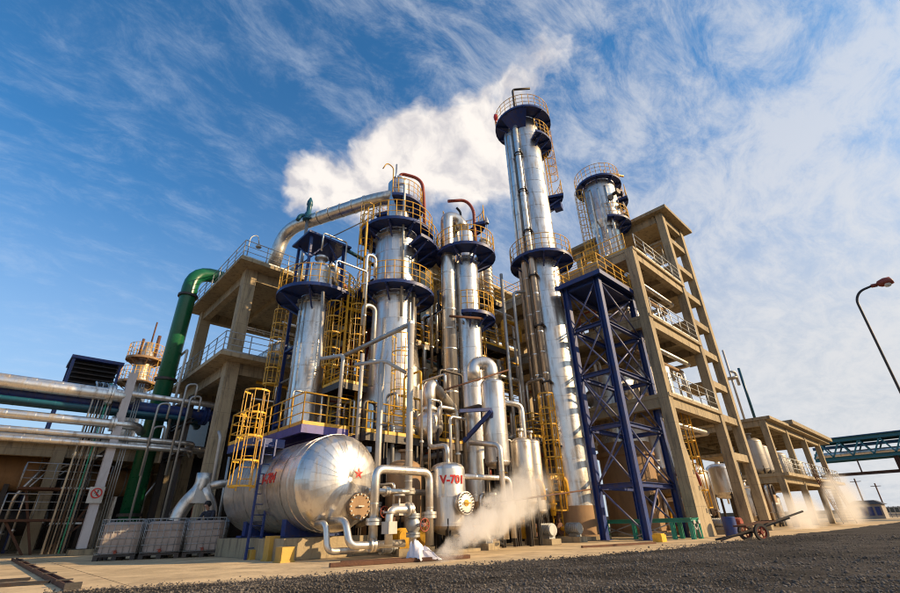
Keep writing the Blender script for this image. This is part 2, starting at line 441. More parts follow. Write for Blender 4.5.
def round_platform(parent, c, r0, r1, z, a0=0, a1=360, plate='navy_paint', rail='yellow_paint', brackets=8, h=1.1, beamdepth=0.0):
    a0, a1 = math.radians(a0), math.radians(a1); full = abs(a1 - a0 - 2 * PI) < 1e-3
    n = 28 if full else max(6, int(28 * (a1 - a0) / (2 * PI)))
    mb = MB(); mb.solid((c[0], c[1], 0), [(r0, z - .03), (r1, z - .03), (r1, z + .02), (r0, z + .02), (r0, z - .03)], n, 'z', a0, a1)
    mb.solid((c[0], c[1], 0), [(r1, z - .10), (r1 + .02, z - .10), (r1 + .02, z + .07), (r1, z + .07), (r1, z - .10)], n, 'z', a0, a1)
    if not full:
        for a in (a0, a1):
            mb.bar((c[0] + r0 * math.cos(a), c[1] + r0 * math.sin(a), z - .06), (c[0] + r1 * math.cos(a), c[1] + r1 * math.sin(a), z - .06), .02, .18)
    pl = mb.build('platform', plate, parent)
    for i in range(brackets):
        a = a0 + (a1 - a0) * (i + .5) / brackets; ca, sa = math.cos(a), math.sin(a)
        b = MB(); q = lambda r, zz: (c[0] + r * ca, c[1] + r * sa, zz)
        b.bar(q(r0 + .0, z - .10), q(r1 - .03, z - .10), .09, .12); b.bar(q(r0, z - .62 * (r1 - r0) - .1), q(r1 - .18, z - .17), .07, .07)
        b.build('bracket', plate, pl)
    rl = rail_mb(arc(c, r1 - .03, a0, a1, z + .02, n)[:-1] if full else arc(c, r1 - .03, a0, a1, z + .02, n), closed=full, h=h, sp=.7, toe=False)
    rl.build('railing', rail, pl)
    return pl


_panel = {}


def clad(parent, c, r, z0, z1, course=1.0, npan=3, m='aluminium_cladding', phase=None):
    n = max(1, round((z1 - z0) / course)); ch = (z1 - z0) / n
    key = (round(r, 3), round(ch, 3), npan, m)
    if key not in _panel:
        mb = MB(); A = 2 * PI / npan; k = max(4, 24 // npan)
        prof = [(r - .03, 0.0), (r + .012, 0.0), (r + .012, .05), (r + .004, .06), (r + .002, ch - .02), (r - .0, ch + .02)]
        mb.lathe((0, 0, 0), prof[1:3], k, 'z', 0, A - .004); mb.lathe((0, 0, 0), [(r + .003, .058), (r, ch + .02)], k, 'z', 0, A - .004); mb.lathe((0, 0, 0), [(r + .012, .05), (r + .003, .058)], k, 'z', 0, A - .004); mb.lathe((0, 0, 0), prof[:2], k, 'z', 0, A - .004)
        # standing lap along the vertical edge
        mb.hexa([(r - .01, -.02, .0), (r + .013, -.02, .0), (r + .013, .02, .0), (r - .01, .02, .0), (r - .01, -.02, ch), (r + .008, -.02, ch), (r + .008, .02, ch), (r - .01, .02, ch)])
        _panel[key] = mb.mesh('cladding_panel')
    L = []
    for i in range(n):
        ph = (phase if phase is not None else 0.4) + (0.31 if i % 2 else 0)
        for j in range(npan):
            L.append(((c[0], c[1], z0 + i * ch), (random.uniform(-.0015, .0015), random.uniform(-.0015, .0015), ph + 2 * PI * j / npan)))
    copies(_panel[key], 'cladding_panel', m, parent, L)


def head_prof(r, z, up=True, k=0.5, n=7):
    out = []
    for i in range(n + 1):
        t = i / n * PI / 2
        out.append((r * math.cos(t) if i < n else 0.0, z + (1 if up else -1) * r * k * math.sin(t)))
    return out


def ladder_mb(mb, p, z0, z1, ang, w=0.42, step=0.35, r=0.025):
    x, y = p; tx, ty = -math.sin(ang), math.cos(ang)
    for sg in (-1, 1):
        mb.bar((x + tx * w / 2 * sg, y + ty * w / 2 * sg, z0), (x + tx * w / 2 * sg, y + ty * w / 2 * sg, z1), .06, .02)
    n = int((z1 - z0) / step)
    for i in range(1, n):
        z = z0 + i * step; mb.tube([(x - tx * w / 2, y - ty * w / 2, z), (x + tx * w / 2, y + ty * w / 2, z)], .014, 5)
    return mb


def cage_mb(mb, p, z0, z1, ang, r=0.38, sp=0.75):
    x, y = p; ox, oy = math.cos(ang), math.sin(ang); cx, cy = x + ox * .3, y + oy * .3
    def pt(b, z): return (cx + r * math.cos(ang + b), cy + r * math.sin(ang + b), z)
    n = max(2, round((z1 - z0) / sp))
    for i in range(n + 1):
        z = z0 + (z1 - z0) * i / n
        P = [pt(b, z) for b in [math.radians(-140 + 28 * k) for k in range(11)]]
        for k in range(10): mb.bar(P[k], P[k + 1], .012, .055)
    for b in (-120, -80, -40, 0, 40, 80, 120): mb.bar(pt(math.radians(b), z0), pt(math.radians(b), z1), .035, .012)
    return mb


def caged_ladder(parent, p, z0, z1, ang, m='yellow_paint', cage0=2.2):
    ladder_mb(MB(), p, z0, z1, ang).build('ladder', m, parent)
    if z1 - z0 > 1.2: cage_mb(MB(), p, z0 + min(cage0, .3 * (z1 - z0)), z1, ang).build('ladder_cage', m, parent)


def flange(mb, p, d, r, t=.09):
    d = Vector(d).normalized(); p = Vector(p)
    mb.disc(p - d * (t * .55), d, r, t * .9, 16); mb.disc(p + d * (t * .55), d, r, t * .9, 16)


def pipe(label, pts, r, m='steel_pipe_jacket', bend=None, group=None, flanges=(), n=12, name='process_pipe', supports=(), valve=None, cat='pipe'):
    bend = r * 3 if bend is None else bend
    P = [Vector(p) for p in pts]
    root = thing(name, label, cat, tuple(P[0]), group)
    MB().tube(pts, r, n, bend).build('pipe_run', m, root)
    for i, t in flanges:
        a, b = P[i], P[i + 1]; f = MB(); flange(f, a.lerp(b, t), b - a, r * 1.75, .05 + r * .3); f.build('flange', m, root)
    for x, y, z in supports:
        MB().bar((x, y, 0), (x, y, z - r), .09).build('pipe_support', 'dark_steel', root)
    # jacket bands along straight lengths
    bands = MB(); cnt = 0
    for i in range(len(P) - 1):
        a, b = P[i], P[i + 1]; L = (b - a).length; k = int((L - bend * 2) / 0.9)
        for j in range(k):
            q = a.lerp(b, (bend + (j + .5) * (L - 2 * bend) / k) / L); bands.ring(q, b - a, r * .9, r + .006, .035, n); cnt += 1
    if cnt and r > .07: bands.build('jacket_bands', m, root)['kind'] = 'stuff'
    if valve:
        for (i, t) in valve:
            a, b = P[i], P[i + 1]; q = a.lerp(b, t); d = (b - a).normalized()
            up = Vector((0, 0, 1)) if abs(d.z) < .7 else Vector((0, -1, 0))
            v = MB(); v.lathe(q, [(r * 1.1, -r * 2), (r * 1.9, -r * .6), (r * 1.9, r * .6), (r * 1.1, r * 2)], 14, (up, d.cross(up).normalized(), d))
            flange(v, q + d * r * 2.2, d, r * 1.8, .06); flange(v, q - d * r * 2.2, d, r * 1.8, .06)
            v.tube([q, q + up * r * 4.6], r * .45, 8)
            vb = v.build('valve', 'galvanised_steel', root)
            w = MB(); hw = r * 1.5; c = q + up * r * 4.6; A = up.orthogonal().normalized(); B = up.cross(A)
            w.tube([c + (A * math.cos(2 * PI * k / 12) + B * math.sin(2 * PI * k / 12)) * hw for k in range(13)], .018, 6, cap=False)
            for k in range(3):
                e = A * math.cos(PI * k / 3) + B * math.sin(PI * k / 3); w.tube([c - e * hw, c + e * hw], .012, 5)
            w.build('handwheel', 'rust_red_paint', vb)
    return root


def text_mesh(txt, size, m, name, parent, place, extrude=.003, bold=0.0):
    cu = bpy.data.curves.new('t', 'FONT'); cu.body = txt; cu.size = size; cu.extrude = extrude; cu.offset = bold; cu.resolution_u = 4
    to = bpy.data.objects.new('t', cu); COL.objects.link(to)
    bpy.context.view_layer.update()
    me = bpy.data.meshes.new_from_object(to.evaluated_get(bpy.context.evaluated_depsgraph_get()))
    bpy.data.objects.remove(to)
    xs = [v.co.x for v in me.vertices] or [0]; mid = (min(xs) + max(xs)) / 2
    off = Vector(parent['_o'])
    for v in me.vertices: v.co = Vector(place(v.co.x - mid, v.co.y, v.co.z)) - off
    me.name = name; me.materials.clear(); me.materials.append(MT[m])
    o = bpy.data.objects.new(name, me); COL.objects.link(o); o.parent = parent; o['_o'] = list(off)
    return o


# ================================================================== THE SETTING
def border(x):
    pts = [(-60, 11.5), (0, 11.2), (1.3, 10.2), (3.4, 9.2), (5.4, 8.7), (7.9, 7.8), (12.9, 6.6), (20.9, 6.25), (27, 5.9), (40, 5.3), (75, 4.6), (200, 4)]
    for i in range(len(pts) - 1):
        a, b = pts[i], pts[i + 1]
        if a[0] <= x <= b[0]: return a[1] + (b[1] - a[1]) * (x - a[0]) / (b[0] - a[0])
    return 11.5


mb = MB(); mb.box((-2500, -2500, -1.2), (2500, 2500, -.16)); struct('ground', mb, 'soil')

mb = MB()                                             # gravel bed in front of the pad
xs = [-60, -40, -25, -15, -10, -6] + [-4 + .2 * i for i in range(0, 150)] + [26 + .5 * i for i in range(60)] + [60, 75, 100, 150, 200]
rows = [-60, -30, -15, -8, -4, -1, 1, 2, 3, 3.6, 4.2, 4.6, 5, 5.4, 5.7, 6, 6.2, 6.4, 6.6, 6.8, 7.0]
for x in xs:
    b = border(x) + .28 * noise.noise(Vector((x * 1.3, 0, 0))) + .12 * noise.noise(Vector((x * 5, 3, 0)))
    for k, r in enumerate(rows):
        y = b - 7 + r
        if k == len(rows) - 1: z = -.10
        elif k == len(rows) - 2: z = .004
        else:
            z = .035 + .03 * noise.noise(Vector((x * .8, y * .8, 0))) + .02 * noise.noise(Vector((x * 3, y * 3, 4)))
        mb.v.append(Vector((x, y, z)))
R_ = len(rows)
for i in range(len(xs) - 1):
    for k in range(R_ - 1): mb.face([i * R_ + k, (i + 1) * R_ + k, (i + 1) * R_ + k + 1, i * R_ + k + 1], True)
struct('gravel_road', mb, 'gravel')
# loose stones
rnd = random.Random(3)
mb = MB()
ico = [(0, 0, 1), (.894, 0, .447), (.276, .851, .447), (-.724, .526, .447), (-.724, -.526, .447), (.276, -.851, .447), (.724, .526, -.447), (-.276, .851, -.447), (-.894, 0, -.447), (-.276, -.851, -.447), (.724, -.526, -.447), (0, 0, -1)]
icf = [(0, 1, 2), (0, 2, 3), (0, 3, 4), (0, 4, 5), (0, 5, 1), (1, 6, 2), (2, 7, 3), (3, 8, 4), (4, 9, 5), (5, 10, 1), (2, 6, 7), (3, 7, 8), (4, 8, 9), (5, 9, 10), (1, 10, 6), (11, 7, 6), (11, 8, 7), (11, 9, 8), (11, 10, 9), (11, 6, 10)]
V3, F3 = [], []
for i in range(62000):
    D = 3.2 * (26 / 3.2) ** rnd.random(); az = math.radians(rnd.uniform(-4, 84)); x, y = D * math.cos(az), D * math.sin(az)
    b = border(x) + .28 * noise.noise(Vector((x * 1.3, 0, 0))) + .12 * noise.noise(Vector((x * 5, 3, 0)))
    if y > b + .02:
        if y > b + abs(rnd.gauss(0, .35)): continue
    s = rnd.uniform(.005, .013) * (1 + D * .035) * (1.8 if rnd.random() < .08 else 1); o = len(V3)
    z = (.035 + .03 * noise.noise(Vector((x * .8, y * .8, 0))) + .02 * noise.noise(Vector((x * 3, y * 3, 4)))) if y < b - .3 else .01
    a = rnd.uniform(0, 6.3); ca, sa = math.cos(a), math.sin(a); sx, sy, sz = s * rnd.uniform(.7, 1.3), s * rnd.uniform(.7, 1.3), s * rnd.uniform(.5, .95)
    for p in ico:
        j = rnd.uniform(.8, 1.2); px_, py_, pz_ = p[0] * sx * j, p[1] * sy * j, p[2] * sz * j
        V3.append((x + px_ * ca - py_ * sa, y + px_ * sa + py_ * ca, z + pz_ + sz * .45))
    F3 += [(o + f[0], o + f[1], o + f[2]) for f in icf]
me = bpy.data.meshes.new('gravel_stones'); me.from_pydata(V3, [], F3); me.materials.append(MT['gravel_stone'])
o = bpy.data.objects.new('gravel_stones', me); COL.objects.link(o); o['kind'] = 'stuff'; o['label'] = 'loose dark gravel scattered over the road and pad edge'

# concrete pad poured in slabs
pad = bpy.data.objects.new('pavement', None); COL.objects.link(pad); pad['kind'] = 'structure'; pad['_o'] = [0, 0, 0]
mb = MB(); mb.box((-40, 5, -.5), (110, 90, -.05)); mb.build('pad_base', 'soil', pad)
for i in range(11):
    for j in range(5):
        x0, y0 = -2.0 + 4.2 * i, 4.2 + 4.6 * j
        if y0 + 4.6 < border(x0 + 4.2) - .4: continue
        m = MB(); dz = rnd.uniform(-.006, .004)
        m.box((x0 + .01, y0 + .01, -.2), (x0 + 4.19, y0 + 4.59, dz)); m.build('slab', 'pad_concrete', pad)
mb = MB(); mb.box((-40, 4.2, -.2), (-2.02, 60, -.004)); mb.box((44.22, 4.2, -.2), (110, 60, -.004)); mb.box((-2.0, 27.22, -.2), (44.2, 60, -.006)); mb.build('outer_slab', 'pad_concrete', pad)

# sky-line behind: low far berm
mb = MB()
for k in range(60):
    a0 = math.radians(-30 + 150 * k / 60); a1 = math.radians(-30 + 150 * (k + 1) / 60)
    h0 = 5 + 4 * noise.noise(Vector((k * .4, 0, 0))); h1 = 5 + 4 * noise.noise(Vector(((k + 1) * .4, 0, 0)))
    p = [(900 * math.cos(a0), 900 * math.sin(a0)), (900 * math.cos(a1), 900 * math.sin(a1))]; q = [(960 * math.cos(a0), 960 * math.sin(a0)), (960 * math.cos(a1), 960 * math.sin(a1))]
    mb.hexa([(*p[0], -.5), (*p[1], -.5), (*q[1], -.5), (*q[0], -.5), (*p[0], h0), (*p[1], h1), (*q[1], h1), (*q[0], h0)])
struct('far_ridge', mb, 'soil')


# ================================================================== CONCRETE FRAMES
def concrete(name, label, cat, xs, ys, levels, col=.65, overhang=(.0, .0, .0, .0), slab_t=.22, beam=(.4, .6), z0=0, skip=(), slabskip=(), m='concrete', purlins=True):
    root = thing(name, label, cat, (xs[0], ys[0], z0))
    top = levels[-1]
    for i, x in enumerate(xs):
        for j, y in enumerate(ys):
            if (i, j) in skip: continue
            t = top
            b = MB(); b.box((x - col / 2, y - col / 2, z0), (x + col / 2, y + col / 2, t - slab_t - .002)); b.build('column', m, root)
            for z in levels[:-1]: pass
    for li, z in enumerate(levels):
        zt = z - slab_t - .004
        for j, y in enumerate(ys):
            for i in range(len(xs) - 1):
                b = MB(); b.box((xs[i] + col / 2 + .003, y - beam[0] / 2, zt - beam[1]), (xs[i + 1] - col / 2 - .003, y + beam[0] / 2, zt)); b.build('beam', m, root)
        for i, x in enumerate(xs):
            for j in range(len(ys) - 1):
                b = MB(); b.box((x - beam[0] / 2, ys[j] + col / 2 + .003, zt - beam[1]), (x + beam[0] / 2, ys[j + 1] - col / 2 - .003, zt)); b.build('beam', m, root)
        if li in slabskip: continue
        x0, x1, y0, y1 = xs[0] - overhang[0], xs[-1] + overhang[1], ys[0] - overhang[2], ys[-1] + overhang[3]
        # slab with column notches avoided by stacking: slab lies on top of beams, columns stop under it or pass in pieces
        b = MB(); b.box((x0, y0, z - slab_t), (x1, y1, z)); b.build('floor_slab' if li < len(levels) - 1 else 'roof_slab', m, root)
        if purlins:
            n = int((xs[-1] - xs[0]) / 2.2)
            for k in range(1, n):
                x = xs[0] + (xs[-1] - xs[0]) * k / n
                if min(abs(x - q) for q in xs) < .7: continue
                for j in range(len(ys) - 1):
                    b = MB(); b.box((x - .11, ys[j] + beam[0] / 2 + .01, zt - .32), (x + .11, ys[j + 1] - beam[0] / 2 - .01, zt)); b.build('joist', m, root)
    return root


FL = concrete('concrete_structure', 'open concrete frame with two decks beside the tall green pipe', 'building', [7.5, 14.0, 20.4], [24.75, 32.5], [9.0, 14.65], overhang=(1.0, .3, 1.2, .6))
for z in (9.0, 14.65):
    rail_mb([(18.5, 23.65, z), (6.6, 23.65, z), (6.6, 33.0, z)], r=.028).build('railing', 'galvanised_steel', FL)
FC = concrete('concrete_structure', 'three storey concrete frame in shade behind the silver towers', 'building', [20.9 + .35, 27.4, 33.8], [24.75, 32.5], [9.0, 14.65, 20.4], overhang=(.3, .6, 1.2, .6))
rail_mb([(21.2, 23.65, 20.4), (34.2, 23.65, 20.4)], r=.028).build('railing', 'yellow_paint', FC)
rail_mb([(21.2, 23.65, 14.65), (34.2, 23.65, 14.65)], r=.028).build('railing', 'galvanised_steel', FC)

FR = concrete('concrete_tower_block', 'tall open concrete block with sunlit beams behind the blue truss', 'building', [23.15, 30.3], [8.75, 15.6, 22.4], [6.35, 10.65, 14.9], col=.50, overhang=(.2, .0, .3, .3), beam=(.34, .48), slab_t=.18)
# stair bay on the right and penthouse over it
for x, y, zt in ((33.6, 8.75, 20.9), (33.6, 15.6, 20.9), (30.3, 8.75, 20.9), (30.3, 15.6, 20.9)):
    z0 = 0 if x > 33 else 14.905
    b = MB(); b.box((x - .25, y - .25, z0), (x + .25, y + .25, zt - .004)); b.build('column', 'concrete', FR)
for z in (19.1, 16.9, 14.7, 12.6, 10.5, 8.4, 6.3, 4.1):
    b = MB(); b.box((30.56, 8.6, z - .42), (33.34, 8.9, z)); b.build('beam', 'concrete', FR)
    b = MB(); b.box((30.66, 8.95, z - .16), (33.9, 10.6, z - .01)); b.build('landing', 'concrete', FR)
for y in (8.75, 15.6):
    for z in (20.9, 17.6):
        if z < 18 and y < 9: continue
        b = MB(); b.box((30.62, y - .17, z - .6), (33.28, y + .17, z - .005)); b.build('beam', 'concrete', FR)
for x in (30.3, 33.6):
    for z in (20.9, 17.6):
        b = MB(); b.box((x - .17, 9.07, z - .6), (x + .17, 15.28, z - .005)); b.build('beam', 'concrete', FR)
b = MB(); b.box((29.6, 8.0, 20.9), (34.6, 16.6, 21.15)); b.build('roof_slab', 'concrete', FR)
for z in (6.35, 10.65, 14.9):
    rail_mb([(23.5, 8.5, z), (30.0, 8.5, z)], r=.026).build('railing', 'galvanised_steel', FR)
rail_mb([(23.0, 8.9, 14.9), (23.0, 22.2, 14.9)], r=.028).build('railing', 'yellow_paint', FR)
rail_mb([(30.6, 9.3, 17.6), (30.6, 15.0, 17.6)], r=.026, toe=False).build('railing', 'galvanised_steel', FR)
# tapered base fin with bolt holes and its dark guard
b = MB(); b.hexa([(23.41, 8.6, 0), (24.9, 8.6, 0), (24.9, 8.9, 0), (23.41, 8.9, 0), (23.41, 8.6, 4.8), (23.46, 8.6, 4.8), (23.46, 8.9, 4.8), (23.41, 8.9, 4.8)]); b.build('base_fin', 'concrete', FR)
b = MB()
for x, z in ((24.35, .95), (24.6, .9), (24.15, 1.9), (23.95, 2.6)): b.box((x - .05, 8.59, z), (x + .05, 8.605, z + .2))
b.build('fixing_slot', 'black_rubber', FR)
b = MB(); b.solid((24.7, 7.9, 0), [(.28, 0), (.28, .75), (.24, .78), (0, .78)], 14)
single('plinth_guard', b, 'navy_paint', 'dark blue round stub guard beside the concrete fin', 'bollard')

AX = concrete('concrete_annex', 'low two storey concrete annex with stair at far right', 'building', [42.0, 48.0, 54.4, 60.6], [9.1, 16.5, 24.0], [3.55, 7.6], col=.42, overhang=(.25, 3.4, .6, .5), beam=(.3, .42))
b = MB(); b.box((47.6, 8.2, 7.61), (64.2, 17.4, 7.95)); b.build('roof_slab', 'concrete', AX)
rail_mb([(41.9, 8.65, 3.55), (63.6, 8.75, 3.55), (63.6, 16.5, 3.55)], r=.03, toe=False).build('railing', 'galvanised_steel', AX)
b = MB()
for sg in (0, .9): b.bar((48.6, 8.2 - sg, 3.5), (53.4, 8.2 - sg, .05), .06, .26)
for k in range(17):
    t = (k + .5) / 17; b.cbox((48.6 + 4.8 * t, 7.75, 3.5 - 3.45 * t + .06), (.26, .86, .03))
st = b.build('staircase', 'rusty_steel', AX)
r = MB()
for sg in (0, .9):
    for h in (.5, 1.0): r.tube([(48.6, 8.2 - sg, 3.55 + h), (53.4, 8.2 - sg, .05 + h)], .025, 6)
    for k in range(6): r.tube([(48.6 + .96 * k, 8.2 - sg, 3.5 - .69 * k), (48.6 + .96 * k, 8.2 - sg, 4.5 - .69 * k)], .02, 6)
r.build('handrail', 'rusty_steel', st)

FW = concrete('concrete_structure', 'low dark concrete frame behind the left pipe rack', 'building', [-9.5, -3.8, 2.2, 8.6], [33.3, 41.0], [5.5], col=.55, overhang=(.5, 1.5, .5, .5), slab_t=.3, beam=(.4, .65))
for z, x0 in ((2.9, 1.0), (1.5, .7)):
    p = thing('access_platform', 'small railed steel landing %s beside the leaning concrete column' % ('upper one' if z > 2 else 'lower one'), 'platform', (x0, 31.5, z), 'steel landings under the left frame')
    b = MB(); b.box((x0, 30.9, z - .1), (x0 + 3.6, 32.2, z)); b.build('deck', 'rusty_steel', p)
    rail_mb([(x0, 32.1, z), (x0, 31.0, z), (x0 + 3.5, 31.0, z)], r=.025, toe=False).build('railing', 'galvanised_steel', p)
    b = MB(); b.bar((x0 + .3, 31.2, z - .1), (x0 + 1.3, 31.2, 0), .1); b.bar((x0 + 3.3, 31.2, z - .1), (x0 + 2.0, 31.2, 0), .1); b.build('brace', 'rusty_steel', p)


# ================================================================== VESSELS
def hvessel(label, c, r, L, axis='y', m='aluminium_cladding', saddle=True, group=None, name='horizontal_vessel', zb=None, nozzles=2):
    root = thing(name, label, 'vessel', (c[0], c[1], zb if zb is not None else c[2] - r - .3), group)
    h = L / 2; hp = head_prof(r, h)
    b = MB(); b.lathe(c, [(r, -h), (r, h)], 22, axis)
    b.lathe(c, hp, 22, axis); b.lathe(c, [(q[0], -q[1]) for q in hp][::-1], 22, axis); b.build('shell', m, root)
    b = MB(); D = Vector((0, 1, 0)) if axis == 'y' else Vector((1, 0, 0)); C = Vector(c)
    for t in (-.5, -.2, .15, .5): b.ring(C + D * (L * t * .96), D, r * .98, r + .015, .06, 22)
    b.build('jacket_bands', 'galvanised_steel', root)['kind'] = 'stuff'
    f = .5 * L - .25
    b = MB(); b.ring(C - D * f, D, r, r * 1.18, .12, 22); b.build('girth_flange', 'galvanised_steel', root); b = MB(); b.ring(C - D * (f - .13), D, r, r * 1.18, .10, 22); b.build('girth_flange', 'galvanised_steel', root)
    for k in range(nozzles):
        q = C + D * (L * (-.28 + .5 * k)); b = MB(); b.tube([q, q + Vector((0, 0, r * 1.55))], r * .22, 10); b.disc(q + Vector((0, 0, r * 1.55)), (0, 0, 1), r * .38, .08, 14); b.build('nozzle', m, root)
    if saddle:
        for t in (-.3, .3):
            q = C + D * (L * t); b = MB(); zz = zb if zb is not None else c[2] - r - .3
            s = (r * 1.5, .22) if axis == 'y' else (.22, r * 1.5)
            b.box((q.x - s[0] / 2, q.y - s[1] / 2, zz), (q.x + s[0] / 2, q.y + s[1] / 2, c[2] - r * .6)); b.build('saddle', 'dark_steel', root)
    return root


def vvessel(label, c, r, z0, z1, m='aluminium_cladding', legs=4, group=None, name='vertical_vessel', base=0.0, top=True, bands=True, cat='vessel'):
    root = thing(name, label, cat, (c[0], c[1], base), group)
    b = MB(); b.lathe((c[0], c[1], 0), head_prof(r, z0, False)[::-1] + [(r, z1)] + head_prof(r, z1)[1:], 24); b.build('shell', m, root)
    if bands:
        b = MB(); n = max(2, int((z1 - z0) / .8))
        for i in range(n + 1): b.ring((c[0], c[1], z0 + (z1 - z0) * i / n), (0, 0, 1), r * .98, r + .010, .04, 24)
        b.build('band', m, root)['kind'] = 'stuff'
    for k in range(legs):
        a = PI / 4 + 2 * PI * k / legs; b = MB(); b.hbeam((c[0] + r * .92 * math.cos(a), c[1] + r * .92 * math.sin(a), base), (c[0] + r * .92 * math.cos(a), c[1] + r * .92 * math.sin(a), z0 + .15), .12, up=(1, 0, 0)); b.build('leg', 'dark_steel', root)
    if top:
        b = MB(); b.tube([(c[0], c[1], z1), (c[0], c[1], z1 + r * .5 + .3)], r * .2, 10); b.disc((c[0], c[1], z1 + r * .5 + .3), (0, 0, 1), r * .36, .08, 14); b.build('nozzle', m, root)
    return root


# ---- the big drum ----
DX, DZ, DR, DY0, DY1 = 7.68, 2.05, 1.38, 13.15, 18.7
DR_ = thing('storage_drum', 'big stained silver drum with red star lying on concrete pier', 'drum', (DX, 16, 0))
nl = 6; cl = (DY1 - DY0) / nl
for i in range(nl):
    for j in range(6):
        a0 = 2 * PI * j / 6 + .5 + .3 * (i % 2); rr = DR + rnd.uniform(0, .006); y0 = DY0 + i * cl
        b = MB(); b.lathe((DX, y0, DZ), [(rr + .008, 0), (rr + .008, .04)], 6, 'y', a0, a0 + 2 * PI / 6 + .02); b.lathe((DX, y0, DZ), [(rr, .04), (rr, cl + .02)], 6, 'y', a0, a0 + 2 * PI / 6 + .02); b.build('cladding_panel', 'aluminium_cladding', DR_)
NG = 28
def gore(a0, t0, t1, nt, lift):
    g_ = MB(); na = 3; da = 2 * PI / NG
    for i in range(nt + 1):
        t = t0 + (t1 - t0) * i / nt
        for q in range(na + 1):
            a = a0 + (da + .01) * q / na; e = .003 + lift * (q / na) ** 1.5; rr = (DR + e) * math.cos(t)
            g_.v.append(Vector((DX + rr * math.cos(a), DY0 - (.72 + e) * math.sin(t), DZ + rr * math.sin(a))))
    for i in range(nt):
        for q in range(na):
            k_ = i * (na + 1) + q; g_.face([k_, k_ + 1, k_ + na + 2, k_ + na + 1], True)
    return g_
for j in range(NG):
    a0 = 2 * PI * j / NG
    gore(a0, 0, .62, 4, .004 + rnd.uniform(0, .004)).build('cladding_gore', 'aluminium_cladding', DR_)
    gore(a0 + .05, .60, PI / 2 - .03, 8, .006 + rnd.uniform(0, .006)).build('cladding_gore', 'aluminium_cladding', DR_)
b = MB(); b.disc((DX, DY0 - .725, DZ), (0, 1, 0), .07, .03, 16); b.build('head_cap', 'aluminium_cladding', DR_)
b = MB(); b.lathe((DX, DY1, DZ), [(DR * math.cos(t * PI / 16), .7 * math.sin(t * PI / 16)) for t in range(9)], 28, 'y'); b.build('rear_head', 'stained_cladding', DR_)
b = MB(); b.ring((DX, DY0 + .02, DZ), (0, 1, 0), DR - .02, DR + .022, .05, 36); b.ring((DX, DY0 + .5, DZ), (0, 1, 0), DR - .02, DR + .018, .03, 36); b.build('seam_band', 'aluminium_cladding', DR_)
# star emblem on the head
def head_pt(u, w, off=0.012):      # u right (+X), w up, on the ellipsoid
    q = 1 - (u / DR) ** 2 - (w / DR) ** 2; return Vector((DX + u, DY0 - .72 * math.sqrt(max(q, 0)) - off, DZ + w))
b = MB(); su, sw, sr = .30, .18, .17
ring_ = [(su + sr * (1 if i % 2 == 0 else .42) * math.sin(PI * i / 5), sw + sr * (1 if i % 2 == 0 else .42) * math.cos(PI * i / 5)) for i in range(10)]
o0 = len(b.v); b.v.append(head_pt(su, sw, .03)); b.v += [head_pt(u, w, .018) for u, w in ring_] + [head_pt(u, w, -.01) for u, w in ring_]
for i in range(10):
    j = (i + 1) % 10; b.face([0, 1 + j, 1 + i]); b.face([1 + i, 1 + j, 11 + j, 11 + i])
b.build('star_emblem', 'red_paint', DR_)
# manway on the head
mw = Vector((DX + .38, DY0 - .4, DZ - .72)); b = MB(); b.solid(mw, [(.29, .35), (.29, -.25)], 26, 'y'); b.ring(mw + Vector((0, -.25, 0)), (0, 1, 0), .27, .36, .06, 26); b.disc(mw + Vector((0, -.33, 0)), (0, 1, 0), .36, .06, 26)
mwo = b.build('manway', 'brown_insulation', DR_); b = MB()
for k in range(16):
    a = 2 * PI * k / 16; b.disc(mw + Vector((.325 * math.cos(a), -.375, .325 * math.sin(a))), (0, 1, 0), .024, .06, 6)
b.bar(mw + Vector((-.1, -.42, 0)), mw + Vector((.1, -.42, 0)), .03); b.build('bolt', 'galvanised_steel', mwo)
for y in (14.4, 17.4):
    b = MB(); b.box((DX - .95, y - .14, .62), (DX + .95, y + .14, 1.25)); b.box((DX - 1.1, y - .2, .56), (DX + 1.1, y + .2, .62)); b.build('saddle', 'navy_paint', DR_)
def on_drum(x, z, e):
    a = math.asin(min(.99, z / DR + .02)); return (DX - (DR + .014 + e) * math.cos(a), 15.0 - x, DZ + (DR + .014 + e) * math.sin(a))
text_mesh('V-704', .42, 'red_paint', 'lettering', DR_, on_drum, bold=.012)
b = MB(); b.box((DX - 1.35, 13.4, 0), (DX + 1.4, 18.6, .55)); single('concrete_pier', b, 'concrete', 'long concrete pier carrying the big drum', 'pier')
for x, y, sx, h, lb in ((6.25, 13.1, .36, .36, 'small yellow block at the near corner of the drum pier'), (6.35, 14.2, .30, .62, 'tall narrow yellow block standing against the drum pier'), (6.3, 15.3, .22, .26, 'low yellow block behind the tall one by the drum pier')):
    b = MB(); b.cbox((x, y, .02), (sx + .06, sx + .06, .04), .05); b.cbox((x, y, h / 2 + .02), (sx, sx, h - .04), .05); single('marker_block', b, 'ochre_paint', lb, 'block', 'yellow blocks by the drum pier')

